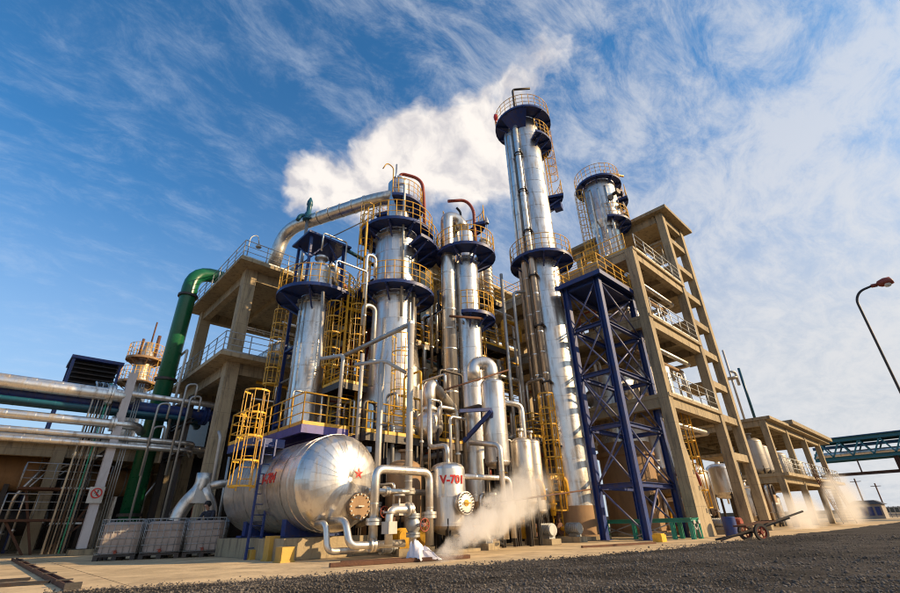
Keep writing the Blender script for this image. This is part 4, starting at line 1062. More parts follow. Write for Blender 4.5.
deck('walkway', 'low yellow railed gantry between slim and tallest columns', 16.6, 14.2, 18.9, 15.0, 6.0, [(16.7, 14.3), (18.8, 14.3)], 'dark_steel', sides='flbr')
hvessel('silver condenser drum lying behind the navy canopy', (11.0, 22.2, 13.95), .55, 2.4, 'y', zb=13.25)
rail_mb([(9.7, 21.2, 13.25), (12.4, 21.2, 13.25), (12.4, 23.4, 13.25)], r=.026).build('railing', 'yellow_paint', K)
b = MB(); b.box((9.6, 21.2, 13.18), (12.4, 23.4, 13.24)); b.build('floor_plate', 'navy_paint', K)

# ================================================================== BLUE TRUSS TOWER
X0, X1, Y0, Y1, ZT = 19.75, 23.45, 9.45, 11.35, 12.1
BT = thing('steel_truss_tower', 'tall navy blue braced steel truss tower right of the tallest column', 'tower', (X0, Y0, 0))
for x, y in ((X0, Y0), (X1, Y0), (X0, Y1), (X1, Y1)):
    b = MB(); b.hbeam((x, y, .03), (x, y, ZT), .29, up=(0, 1, 0), t=.03); l = b.build('leg', 'navy_paint', BT)
    b = MB(); b.cbox((x, y, .015), (.55, .55, .03)); b.build('base_plate', 'navy_paint', l)
lv = [2.1, 4.6, 7.1, 9.55, ZT - .2]
zz = [.25] + lv
for z in lv:
    for p, q in (((X0 + .18, Y0, z), (X1 - .18, Y0, z)), ((X0 + .18, Y1, z), (X1 - .18, Y1, z)), ((X0, Y0 + .18, z), (X0, Y1 - .18, z)), ((X1, Y0 + .18, z), (X1, Y1 - .18, z))):
        b = MB(); b.hbeam(p, q, .20, t=.02); b.build('cross_beam', 'navy_paint', BT)
for k in range(len(lv)):
    za, zb = zz[k] + .1, zz[k + 1] - .1
    for y in (Y0, Y1):
        if k == 0:
            mx = (X0 + X1) / 2
            if y == Y0:
                for p, q in (((X0 + .15, y, .3), (mx, y, zb)), ((X1 - .15, y, .3), (mx, y, zb))):
                    b = MB(); b.tube([p, q], .055, 8); b.build('diagonal_brace', 'faded_blue_paint', BT)
            continue
        b = MB(); b.tube([(X0 + .15, y + .03, za), (X1 - .15, y + .03, zb)], .045, 8); b.build('diagonal_brace', 'faded_blue_paint', BT)
        if y == Y1 and k % 2: continue
        b = MB(); b.tube([(X0 + .15, y - .05, zb), (X1 - .15, y - .05, za)], .045, 8); b.build('diagonal_brace', 'faded_blue_paint', BT)
    for x in (X0, X1):
        b = MB(); b.tube([(x + .03, Y0 + .15, za), (x + .03, Y1 - .15, zb)], .042, 8); b.build('diagonal_brace', 'faded_blue_paint', BT)
        if k: b = MB(); b.tube([(x - .05, Y0 + .15, zb), (x - .05, Y1 - .15, za)], .042, 8); b.build('diagonal_brace', 'faded_blue_paint', BT)
b = MB(); b.box((X0 - .4, Y0 - .4, ZT), (X1 + .4, Y1 + .4, ZT + .05)); b.box((X0 - .42, Y0 - .42, ZT - .1), (X1 + .42, Y0 - .4, ZT + .15)); b.box((X0 - .42, Y0 - .4, ZT - .1), (X0 - .4, Y1 + .4, ZT + .15)); b.build('top_plate', 'navy_paint', BT)
rail_mb([(X0 - .35, Y0 - .35, ZT + .05), (X1 + .35, Y0 - .35, ZT + .05), (X1 + .35, Y1 + .35, ZT + .05), (X0 - .35, Y1 + .35, ZT + .05)], closed=True, sp=.95, r=.026).build('railing', 'yellow_paint', BT)
for x, y in ((X0, Y0), (X1, Y0), (X0, Y1)):
    b = MB(); b.box((x - .4, y - .4, 0), (x + .4, y + .4, .02)); b.build('grout_pad', 'concrete', BT)

# jade green bench frame behind and beside the truss foot
GB = thing('pipe_bench', 'jade green steel pipe bench threaded behind the truss legs', 'bench', (21.4, 8.2, 0))
for x in (21.25, 22.0):
    b = MB(); b.hbeam((x, 8.2, .70), (x, 12.5, .70), .16); b.build('long_beam', 'jade_paint', GB)
for y in (8.25, 9.0, 10.7, 12.45):
    for x in (21.25, 22.0):
        b = MB(); b.hbeam((x, y, 0), (x, y, .61), .15, up=(1, 0, 0)); b.build('leg', 'jade_paint', GB)
    b = MB(); b.hbeam((21.34, y, .70), (21.91, y, .70), .12); b.build('cross_beam', 'jade_paint', GB)
b = MB()
for ya, yb in ((9.0, 10.7), (10.7, 12.45)):
    b.bar((21.2, ya, .1), (21.2, yb, .6), .04); b.bar((21.2, ya, .6), (21.2, yb, .1), .04)
b.bar((21.25, 8.22, .6), (21.65, 8.22, .35), .05); b.bar((22.0, 8.22, .6), (21.65, 8.22, .35), .05); b.bar((21.3, 8.2, .05), (21.5, 8.2, .6), .04); b.bar((21.95, 8.2, .05), (21.75, 8.2, .6), .04)
b.build('brace', 'galvanised_steel', GB)
for k, x in enumerate((21.35, 21.85)):
    b = MB(); b.cbox((x, 8.12, .63), (.2, .02, .13)); b.build('end_plate', 'white_paint', GB)
b = MB(); b.cbox((18.9, 8.6, .12), (.5, .35, .24), .1); b.cbox((18.9, 8.6, .26), (.4, .3, .04), .1); single('marker_block', b, 'yellow_paint', 'yellow block on the pad between the truss and the gravel', 'block')

# ================================================================== PIPE RACK ON THE LEFT
RK = thing('rack_support', 'mauve grey leaning steel column with no entry sign by the tanks', 'column', (3.6, 27.0, 0))
b = MB(); b.hbeam((3.62, 27.0, .25), (3.62, 27.0, 8.0), .34, up=(0, 1, 0), t=.035); b.build('post', 'mauve_grey_paint', RK)
b = MB(); b.box((3.2, 26.6, 0), (4.05, 27.4, .22)); b.build('plinth', 'concrete', RK)
b = MB(); b.box((3.25, 26.72, 2.02), (3.82, 26.75, 2.68)); sg = b.build('warning_sign', 'white_paint', RK)
b = MB(); b.ring((3.54, 26.71, 2.42), (0, 1, 0), .165, .215, .02, 28); b.bar((3.54 - .13, 26.705, 2.55), (3.54 + .13, 26.705, 2.29), .045, .012, up=(0, 1, 0)); b.build('ban_symbol', 'red_paint', sg)
b = MB(); b.disc((3.58, 26.72, 2.52), (0, 1, 0), .03, .012, 10); b.bar((3.52, 26.722, 2.34), (3.58, 26.722, 2.49), .03, .012, up=(0, 1, 0)); b.bar((3.45, 26.722, 2.42), (3.60, 26.722, 2.44), .025, .012, up=(0, 1, 0)); b.bar((3.6, 26.722, 2.3), (3.54, 26.722, 2.38), .025, .012, up=(0, 1, 0)); b.build('pictogram', 'black_rubber', sg)
text_mesh('禁止入内', .125, 'red_paint', 'lettering', sg, lambda x, z, e: (3.54 + x, 26.745 - .01 + e * .3, 2.06 + z))
CT = thing('conduit_tray', 'vertical tray of green grey conduits climbing beside the mauve column', 'conduit', (3.0, 27, 0))
for k in range(8):
    x = 2.35 + .11 * k; b = MB(); b.tube([(x, 27.1 - .03 * (k % 2), .1), (x, 27.1 - .03 * (k % 2), 7.2 + .08 * (k % 3)), (x, 28.1, 7.6)], .032 if k % 3 else .045, 8, .3); b.build('conduit', 'jade_paint' if k == 5 else ('dark_steel' if k % 2 else 'galvanised_steel'), CT)
for z in (1.2, 2.6, 4.0, 5.4, 6.8): b = MB(); b.box((2.28, 27.15, z), (3.4, 27.2, z + .07)); b.build('cross_strap', 'galvanised_steel', CT)
CT = thing('conduit_tray', 'thin pair of steel conduits right of the mauve column', 'conduit', (4.0, 27, 0))
for k in range(3): b = MB(); b.tube([(4.02 + .1 * k, 27.1, .1), (4.02 + .1 * k, 27.1, 7.6)], .028, 8); b.build('conduit', 'galvanised_steel', CT)
for x in (-4.0, 6.6):
    b = MB()
    for y in (27.3, 29.9): b.hbeam((x, y, 0), (x, y, 7.4), .3, up=(0, 1, 0))
    for z in (4.3, 5.95): b.hbeam((x, 26.4, z), (x, 30.2, z), .22)
    single('rack_portal', b, 'dark_steel', 'dark steel rack bent %s' % ('out at far left' if x < 0 else 'close to the green pipe'), 'frame')
b = MB()
for z in (4.3, 5.95): b.hbeam((3.62, 27.3, z), (3.62, 30.2, z), .22)
b.build('cantilever', 'dark_steel', RK)
for lb, y, z, r, m, x1 in (('fattest silver pipe on top of the left rack', 27.05, 6.8, .28, 'aluminium_cladding', 3.9), ('navy blue pipe under the fattest silver rack pipe', 27.6, 6.5, .30, 'navy_paint', 8.8), ('silver continuation pipe above the navy one beyond the mauve column', 27.0, 6.98, .15, 'aluminium_cladding', 8.4),
    ('teal pipe in the middle of the left rack', 27.2, 6.15, .11, 'teal_paint', 6.5), ('grey silver pipe halfway down the left rack', 27.0, 5.48, .20, 'aluminium_cladding', 4.4), ('second teal pipe further back in the rack', 28.7, 6.4, .24, 'teal_paint', 7.4),
    ('upper of the two bright thin rack pipes', 26.9, 4.86, .13, 'aluminium_cladding', 7.0), ('lower of the two bright thin rack pipes', 26.7, 4.48, .12, 'aluminium_cladding', 6.9), ('dull pipe behind the two bright rack pipes', 27.9, 4.75, .17, 'steel_pipe_jacket', 8.0), ('rearmost dull pipe of the lower rack tier', 28.7, 4.8, .2, 'steel_pipe_jacket', 8.0)):
    pipe(lb, [(-10, y, z), (x1, y, z), (x1 + .5, y + 1.6, z)], r, m, r * 2.2 + .1, group=None, n=16, flanges=[(0, .93)] if r > .15 else ())
for k, (x, y, z1) in enumerate(((5.0, 26.6, 6.6), (5.9, 25.9, 7.6), (6.2, 25.9, 7.0), (5.2, 27.4, 5.6))):
    pipe(['thin galvanised gooseneck beside the lower concrete deck', 'taller thin gooseneck near the corner column', 'thin riser between gooseneck and corner column', 'short riser behind the rack pipes'][k], [(x, y, .2 if k > 1 else 3.2), (x, y, z1), (x + .5, y, z1 + .1), (x + .5, y, z1 - .7)], .055, 'galvanised_steel', .2)
pipe('bright slanting thin pipe beside the corner concrete column', [(7.1, 22.6, .3), (7.0, 22.6, 4.6), (7.0, 23.0, 4.9)], .07, 'white_paint')
pipe('second bright thin pipe in front of the corner concrete column', [(7.4, 22.0, .4), (7.35, 22.0, 3.7)], .06, 'galvanised_steel')
pipe('white frame pipe left of the lower deck rail', [(6.0, 28.2, 4.0), (6.0, 28.2, 10.2), (6.0, 31.5, 10.2)], .07, 'white_paint')

# louvred air cooler and far small tower
AC = thing('air_cooler', 'dark navy louvred air cooler standing beyond the left pipes', 'cooler', (2.8, 37.0, 0))
b = MB(); b.box((1.45, 36.0, 9.0), (4.05, 38.6, 9.15)); b.build('floor', 'navy_paint', AC); b = MB(); b.box((1.35, 35.9, 10.8), (4.15, 38.7, 11.0)); b.build('roof', 'navy_paint', AC)
for x in (1.5, 4.0):
    for y in (36.05, 38.55): b = MB(); b.bar((x, y, 0), (x, y, 10.8), .14); b.build('post', 'navy_paint', AC)
for k in range(5):
    z = 9.3 + .3 * k; b = MB(); b.hexa([(1.58, 36.0, z), (3.92, 36.0, z), (3.92, 36.3, z + .18), (1.58, 36.3, z + .18), (1.58, 36.0, z + .03), (3.92, 36.0, z + .03), (3.92, 36.3, z + .21), (1.58, 36.3, z + .21)]); b.build('louvre', 'dark_steel', AC)
b = MB(); b.box((1.6, 36.4, 9.15), (3.9, 38.4, 10.78)); b.build('coil', 'black_rubber', AC)
cc = (5.95, 41.0)
FT = thing('distillation_column', 'small distant amber lit column between the cooler and green pipe', 'tower', (*cc, 0))
b = MB(); b.lathe((*cc, 0), [(.75, 0), (.75, 11.2), (.62, 11.5), (.62, 13.4), (.35, 13.7), (.3, 14.3), (0, 14.3)], 20); b.build('shell', 'stained_cladding', FT)
round_platform(FT, cc, .78, 1.35, 11.0, brackets=6, plate='brown_insulation'); round_platform(FT, cc, .65, 1.25, 12.9, brackets=6, plate='brown_insulation')
b = MB(); b.tube([(cc[0] + .1, cc[1], 14.2), (cc[0] + .1, cc[1], 16.2)], .06, 8); b.tube([(cc[0] + .5, cc[1] - .3, 12.9), (cc[0] + .5, cc[1] - .3, 15.0)], .13, 10); b.tube([(cc[0] - .5, cc[1] - .3, 12.9), (cc[0] - .5, cc[1] - .3, 14.5)], .1, 10); b.build('vent_pipe', 'rusty_steel', FT)
caged_ladder(FT, (cc[0] + .9, cc[1] - .8), 4, 12.9, math.radians(-40))

# silver split duct by the corner column
SD = thing('split_duct', 'silver trouser shaped duct rising behind the caged tanks', 'duct', (5.9, 20.6, 0))
b = MB(); b.tube([(6.05, 20.6, 2.85), (6.05, 20.6, 2.3), (5.5, 20.7, 1.6), (5.3, 20.7, 0)], [.25, .30, .30, .33] if False else .27, 16, .5); b.tube([(6.05, 20.6, 2.3), (6.5, 20.5, 1.7), (6.6, 20.5, 0)], .25, 16, .4); b.build('duct_leg', 'steel_pipe_jacket', SD)
b = MB(); b.hexa([(5.72, 20.3, 1.75), (6.5, 20.3, 1.75), (6.5, 20.9, 1.75), (5.72, 20.9, 1.75), (5.85, 20.38, 2.45), (6.25, 20.38, 2.45), (6.25, 20.82, 2.45), (5.85, 20.82, 2.45)]); b.tube([(6.2, 20.6, 2.35), (6.9, 20.6, 2.5), (7.2, 20.6, 2.5)], .16, 12, .2); b.build('duct_throat', 'steel_pipe_jacket', SD)

# ================================================================== CAGED TANKS (rotated row)
def ibc(x, y, rz, label):
    root = thing('caged_tank', label, 'tank', (x, y, 0), 'caged liquid tanks lined up on the pad'); root.rotation_euler = (0, 0, rz)
    W_, D_, H_ = 1.2, 1.0, 1.0

    def part(mb, n, m, par):
        o = bpy.data.objects.new(n, mb.mesh(n)); COL.objects.link(o); o.data.materials.append(MT[m]); o.parent = par; o['_o'] = [0, 0, 0]; return o
    pm = MB()
    for yy in (-D_ / 2 + .06, 0, D_ / 2 - .06):
        pm.box((-W_ / 2, yy - .05, .11), (W_ / 2, yy + .05, .14))
        for xx in (-W_ / 2 + .07, 0, W_ / 2 - .07): pm.box((xx - .07, yy - .05, .0), (xx + .07, yy + .05, .108))
    pm.box((-W_ / 2, -D_ / 2, .142), (W_ / 2, D_ / 2, .165)); part(pm, 'pallet', 'dark_steel', root)
    t = MB(); hw, hd = W_ / 2 - .05, D_ / 2 - .05; c_ = .10; prof = []
    sec = [(-hw + c_, -hd), (hw - c_, -hd), (hw, -hd + c_), (hw, hd - c_), (hw - c_, hd), (-hw + c_, hd), (-hw, hd - c_), (-hw, -hd + c_)]
    zs = [(.17, .9), (.22, 1.0), (.45, .985), (.5, 1.0), (.75, 1.0), (.8, .985), (1.06, 1.0), (1.12, .93), (1.14, .8)]
    for z, k in zs:
        for p in sec: t.v.append(Vector((p[0] * k, p[1] * k, z)))
    for i in range(len(zs) - 1):
        for k in range(8): t.face([i * 8 + k, i * 8 + (k + 1) % 8, (i + 1) * 8 + (k + 1) % 8, (i + 1) * 8 + k])
    t.face([(len(zs) - 1) * 8 + k for k in range(8)]); tk = part(t, 'bottle', 'dusty_plastic', root)
    l = MB(); l.solid((0, 0, 0), [(.11, 1.14), (.11, 1.18), (0, 1.18)], 16); part(l, 'lid', 'black_rubber', tk)
    v = MB(); v.tube([(0, -D_ / 2 + .03, .24), (0, -D_ / 2 - .04, .24)], .045, 10); v.bar((-.08, -D_ / 2 - .05, .28), (.05, -D_ / 2 - .05, .30), .02); part(v, 'tap', 'rust_red_paint', tk)
    cg = MB(); hx, hy = W_ / 2 - .012, D_ / 2 - .012
    for z in (.2, .42, .64, .86, 1.06, 1.22):
        cg.tube([(-hx, -hy, z), (hx, -hy, z), (hx, hy, z), (-hx, hy, z), (-hx, -hy, z)], .009, 6, cap=False)
    for k in range(7):
        xx = -hx + 2 * hx * k / 6
        for yy in (-hy, hy): cg.tube([(xx, yy, .15), (xx, yy, 1.22)], .009, 6)
    for k in range(1, 6):
        yy = -hy + 2 * hy * k / 6
        for xx in (-hx, hx): cg.tube([(xx, yy, .15), (xx, yy, 1.22)], .009, 6)
    cg.bar((-hx, -.2, 1.22), (hx, -.2, 1.22), .03, .015); cg.bar((-hx, .2, 1.22), (hx, .2, 1.22), .03, .015)
    part(cg, 'cage', 'galvanised_steel', root)
    return root


rz = math.radians(-27)
for k, lb in enumerate(('leftmost caged liquid tank nearest the sign column', 'middle caged liquid tank of the three in the row', 'right caged liquid tank in front of the stooping worker')):
    ibc(3.85 + 1.30 * k * math.cos(rz), 20.4 + 1.30 * k * math.sin(rz), rz, lb)


# ================================================================== WORKER
def skin_body(name, m, parent, joints, edges, sub=2):
    me = bpy.data.meshes.new(name); off = Vector(parent['_o'])
    me.from_pydata([tuple(Vector(j[0]) - off) for j in joints], edges, [])
    o = bpy.data.objects.new(name, me); COL.objects.link(o); o.parent = parent; o['_o'] = list(off)
    md = o.modifiers.new('skin', 'SKIN'); md.use_smooth_shade = True
    for i, j in enumerate(joints):
        r = j[1]; me.skin_vertices[0].data[i].radius = (r, r) if not hasattr(r, '__len__') else r
    me.skin_vertices[0].data[0].use_root = True
    sd = o.modifiers.new('sub', 'SUBSURF'); sd.levels = sub; sd.render_levels = sub
    bpy.context.view_layer.update(); dg = bpy.context.evaluated_depsgraph_get()
    nm = bpy.data.meshes.new_from_object(o.evaluated_get(dg)); o.modifiers.clear(); o.data = nm
    nm.materials.clear(); nm.materials.append(MT[m]); return o


px_, py_ = 6.45, 19.85
WK = thing('person', 'stooping worker in dark overalls with black hair behind the right tank', 'person', (px_, py_, 0))
def w(a, b_, c_): return (px_ + a, py_ + b_, c_)
skin_body('overalls', 'work_clothes', WK, [(w(0, 0, .92), (.17, .13)), (w(-.06, -.03, 1.12), (.16, .12)), (w(-.17, -.08, 1.32), (.18, .13)), (w(-.24, -.12, 1.45), (.10, .08)),
    (w(.10, .02, .86), (.10, .10)), (w(.08, .0, .48), (.07, .07)), (w(.14, .05, .08), (.05, .05)), (w(.05, .0, .04), (.045, .04)),
    (w(-.08, -.04, .86), (.10, .10)), (w(-.14, -.08, .48), (.07, .07)), (w(-.10, -.02, .08), (.05, .05)), (w(-.20, -.06, .04), (.045, .04)),
    (w(-.08, -.25, 1.42), (.075, .07)), (w(-.18, -.36, 1.16), (.05, .05)), (w(-.40, -.36, 1.05), (.038, .038)),
    (w(-.32, .12, 1.42), (.075, .07)), (w(-.45, .12, 1.16), (.05, .05)), (w(-.60, -.05, 1.05), (.038, .038))],
    [(0, 1), (1, 2), (2, 3), (0, 4), (4, 5), (5, 6), (6, 7), (0, 8), (8, 9), (9, 10), (10, 11), (2, 12), (12, 13), (13, 14), (2, 15), (15, 16), (16, 17)])
hd = skin_body('head', 'skin', WK, [(w(-.26, -.13, 1.46), .055), (w(-.30, -.15, 1.56), .058), (w(-.34, -.17, 1.66), (.085, .095)), (w(-.36, -.18, 1.74), (.07, .08)), (w(-.45, -.22, 1.62), .022)], [(0, 1), (1, 2), (2, 3), (2, 4)])
b = MB(); b.lathe(w(-.335, -.165, 1.69), [(.112, -.02), (.118, .03), (.10, .08), (.06, .115), (0, .128)], 16); b.lathe(w(-.30, -.15, 1.66), [(0.0, -.07), (.07, -.055), (.108, 0), (.105, .06)], 16); b.build('hair', 'hair', WK)
for sgn, base in ((0, w(-.42, -.36, 1.04)), (1, w(-.63, -.06, 1.04))):
    B = Vector(base); J = [(B, .032), (B + Vector((-.05, 0, -.02)), (.040, .02))]; E_ = [(0, 1)]
    for k in range(4):
        q = B + Vector((-.085, (k - 1.5) * .021, -.03)); J.append((q, .010)); J.append((q + Vector((-.035 + .004 * abs(k - 1.5), 0, -.022)), .0085)); J.append((q + Vector((-.045, 0, -.05)), .0075)); n_ = len(J); E_ += [(1, n_ - 3), (n_ - 3, n_ - 2), (n_ - 2, n_ - 1)]
    J.append((B + Vector((-.04, .045, -.03)), .011)); J.append((B + Vector((-.07, .05, -.05)), .009)); n_ = len(J); E_ += [(0, n_ - 2), (n_ - 2, n_ - 1)]
    skin_body('hand', 'skin', WK, J, E_, 1)

# ================================================================== THINGS ON THE GROUND
# crumpled white sheet
mb = MB(); nx, ny = 26, 18
for i in range(nx):
    for j in range(ny):
        u, v_ = i / (nx - 1), j / (ny - 1); x = 7.85 + .62 * u + .14 * v_; y = 9.95 - .42 * v_ + .1 * math.sin(5 * u)
        env = max(0, math.sin(PI * v_)) ** .6 * (1 - u) ** .9 * min(1, u * 9 + .15)
        z = .02 + .56 * env * (.80 + .25 * noise.noise(Vector((u * 2, v_ * 3, 1))) + .16 * math.sin(22 * v_ + 6 * u)) + .05 * abs(noise.noise(Vector((u * 9, v_ * 11, 2)))) + .07 * math.sin(PI * v_) * (1 if u > .6 else 0)
        x += .05 * noise.noise(Vector((u * 5, v_ * 5, 7))); y += .06 * noise.noise(Vector((u * 5, v_ * 5, 9)))
        mb.v.append(Vector((x, y, max(z, .008))))
for i in range(nx - 1):
    for j in range(ny - 1): mb.face([i * ny + j, (i + 1) * ny + j, (i + 1) * ny + j + 1, i * ny + j + 1], True)
single('crumpled_sheet', mb, 'white_cloth', 'crumpled pale lilac sheet heaped at the pad edge before the pipes', 'sheet')
b = MB(); b.bar((6.0, 10.3, .05), (9.4, 9.3, .05), .12, .08); b.bar((6.4, 10.5, .05), (9.0, 9.6, .05), .1, .1); single('steel_offcut', b, 'rusty_steel', 'pair of rusty steel flats lying under the lilac sheet', 'steel')
b = MB(); b.bar((14.5, 9.2, .03), (17.6, 8.2, .03), .10, .06); single('steel_offcut', b, 'rusty_steel', 'single thin rusty bar lying before the steam', 'steel')

# propped rusty beam at bottom left
TB = thing('ground_channel', 'long dark steel channel lying along the pad at bottom left', 'channel', (1.4, 10.3, 0))
b = MB(); b.box((1.35, 10.3, 0.003), (1.37, 25.0, .09)); b.box((1.47, 10.3, 0.003), (1.49, 25.0, .09)); b.box((1.372, 10.3, .02), (1.468, 25.0, .035)); b.build('web', 'rusty_steel', TB)
b = MB(); b.box((1.31, 10.24, .003), (1.53, 10.295, .12)); b.build('end_plate', 'dark_steel', TB)
for k in range(6): b = MB(); b.box((1.30, 11.3 + 2.3 * k, .091), (1.54, 11.38 + 2.3 * k, .11)); b.build('cleat', 'dark_steel', TB)
for k, (x, y) in enumerate(((.55, 12.4), (.35, 13.6))):  # these two dark bars stand in for shadow stripes on the pad
    b = MB(); b.bar((x, y, .03), (x + .75, y - .3, .04), .10, .05); single('steel_offcut', b, 'dark_steel', ['nearer dark flat bar left of the long channel', 'farther dark flat bar left of the long channel'][k], 'steel')

# two wheeled tow cart
CX, CY = 20.15, 5.75
CA = thing('tow_cart', 'two wheeled steel tow cart with long raised drawbar on the pad', 'cart', (CX, CY, 0))
u = Vector((.83, -.56, 0)); n_ = Vector((.56, .83, 0)); C0 = Vector((CX, CY, .27))
b = MB(); b.bar(C0 - u * 1.35 + Vector((0, 0, -.22)), C0 + u * 2.3 + Vector((0, 0, .62)), .055); b.bar(C0 - u * 1.35 + n_ * .25 + Vector((0, 0, -.2)), C0 + n_ * .1, .07); b.bar(C0 + n_ * .35 + u * .1, C0 + u * 1.7 + n_ * .05 + Vector((0, 0, .42)), .06); b.build('drawbar', 'dark_steel', CA)
b = MB()
for k in range(4): b.bar(C0 - u * .45 + n_ * (-.3 + .2 * k) + Vector((0, 0, .2)), C0 + u * .75 + n_ * (-.3 + .2 * k) + Vector((0, 0, .34)), .04, .03)
b.bar(C0 - u * .45 - n_ * .32 + Vector((0, 0, .2)), C0 - u * .45 + n_ * .32 + Vector((0, 0, .2)), .05); b.bar(C0 + u * .75 - n_ * .32 + Vector((0, 0, .34)), C0 + u * .75 + n_ * .32 + Vector((0, 0, .34)), .05); b.build('carrier', 'rusty_steel', CA)
b = MB(); b.tube([C0 - n_ * .42, C0 + n_ * .42], .03, 8); b.build('axle', 'dark_steel', CA)
for sg in (-.38, .38):
    q = C0 + n_ * sg; b = MB(); b.ring(q, n_, .19, .27, .09, 24); wl = b.build('wheel', 'black_rubber', CA)
    b = MB(); b.ring(q, n_, .165, .195, .06, 20); b.disc(q, n_, .06, .12, 12)
    for k in range(5): a = 2 * PI * k / 5; b.bar(q + (u * math.cos(a) + Vector((0, 0, 1)) * math.sin(a)) * .05, q + (u * math.cos(a) + Vector((0, 0, 1)) * math.sin(a)) * .18, .03, .05, up=n_)
    b.build('rim', 'rust_red_paint', wl)

# street lamp at right
SL = thing('street_lamp', 'curved neck street lamp standing alone at right edge', 'street lamp', (22.0, .45, 0))
b = MB(); b.tube([(22, .45, 0), (22, .45, 4), (22, .45, 8.05), (22, .25, 8.35), (22, -.15, 8.42)], .042, 12, .5); b.solid((22, .45, 0), [(.2, 0), (.2, .06), (.09, .08), (.09, 1.2)], 14); b.build('pole', 'dark_steel', SL)
b = MB(); b.tube([(22, -.12, 8.42), (22, -.30, 8.40)], .07, 10); b.lathe(Vector((22, -.30, 8.40)), [(.07, 0), (.13, .06), (.17, .25), (.14, .42), (0, .45)], 14, (Vector((1, 0, 0)), Vector((0, .26, .97)), Vector((0, -.97, .1)).normalized())); b.build('lamp_head', 'rust_red_paint', SL)
b = MB(); b.lathe(Vector((22, -.56, 8.31)), [(0, -.10), (.08, -.07), (.13, 0), (.135, .05)], 14); b.build('lamp_bowl', 'lamp_glass', SL)

# ================================================================== FAR RIGHT
BR = thing('pipe_bridge', 'long teal pipe bridge crossing behind the annex at far right', 'bridge', (78, 10, 0))
def bz(p): return Vector(p)
yA, yB, bx = 12.5, -16.0, 78.0
for z, m, r_ in ((9.2, 'bridge_teal_paint', .28), (7.0, 'bridge_teal_paint', .26)):
    for dx in (0, 3.2): b = MB(); b.hbeam((bx + dx, yA, z), (bx + dx, yB, z), .42); b.build('chord', m, BR)
n = 14
for dx in (0, 3.2):
    for k in range(n):
        y0, y1 = yA + (yB - yA) * k / n, yA + (yB - yA) * (k + 1) / n; ym = (y0 + y1) / 2
        b = MB(); b.bar((bx + dx, y0, 7.2), (bx + dx, ym, 9.0), .16); b.bar((bx + dx, ym, 9.0), (bx + dx, y1, 7.2), .16); b.build('web_brace', 'bridge_teal_paint', BR)
b = MB(); b.box((bx - .3, yB, 9.45), (bx + 3.5, yA, 9.55)); b.build('roof_sheet', 'blue_sheet', BR)
for k, (dx, z, r_) in enumerate(((.8, 7.6, .3), (1.7, 7.55, .25), (2.5, 7.6, .3), (1.2, 8.5, .2))):
    b = MB(); b.tube([(bx + dx, yA, z), (bx + dx, yB, z)], r_, 12); b.build('carried_pipe', 'blue_sheet' if k % 2 else 'aluminium_cladding', BR)
b = MB(); b.hbeam((bx + .1, yA, 5.1), (bx + .1, yB, 5.1), .35)
for k in range(8): b.bar((bx + .1, yA - 3.6 * k - .6, 5.2), (bx + .1, yA - 3.6 * k - .6, 6.8), .14)
b.build('lower_beam', 'rusty_steel', BR)
for y in (4.6, -8.0):
    for dx in (0, 3.2): b = MB(); b.hbeam((bx + dx, y, 0), (bx + dx, y, 6.8), .45, up=(0, 1, 0)); b.build('leg', 'rusty_steel', BR)
for k, (x, y, h) in enumerate(((86.5, 10.3, 5.0), (95, 9.2, 4.6), (120, 7.6, 5.5))):
    p = thing('utility_pole', ['nearer thin wooden pole beyond the pipe bridge', 'second thin wooden pole right of the nearer one', 'farthest tiny pole on the horizon'][k], 'pole', (x, y, 0))
    b = MB(); b.tube([(x, y, 0), (x, y, h)], .09, 8); b.build('post', 'rusty_steel', p); b = MB(); b.bar((x, y - .6, h - .4), (x, y + .6, h - .4), .08); b.build('cross_arm', 'rusty_steel', p)
HT = thing('site_hut', 'small dark shuttered hut far beyond the steam', 'hut', (86, 9.2, 0))
b = MB(); b.box((84, 8.4, 0), (88, 11.6, 1.7)); b.build('wall', 'far_plaster', HT); b = MB(); b.hexa([(83.7, 8.1, 1.7), (88.3, 8.1, 1.7), (88.3, 11.9, 1.7), (83.7, 11.9, 1.7), (84.5, 9, 2.2), (87.5, 9, 2.2), (87.5, 11, 2.2), (84.5, 11, 2.2)]); b.build('roof', 'dark_steel', HT)
for k in range(4): b = MB(); b.box((83.9, 8.6 + .75 * k, .4), (83.995, 9.1 + .75 * k, 1.4)); b.build('shutter', 'navy_paint', HT)
b = MB()
for k in range(60):
    y = 14 - k * .55; b.bar((98, y, 0), (98, y, 1.5), .10)
for z in (.4, 1.4): b.bar((98, 14, z), (98, -19, z), .10)
o = single('boundary_fence', b, 'far_plaster', 'long low pale fence along the far right horizon', 'fence')

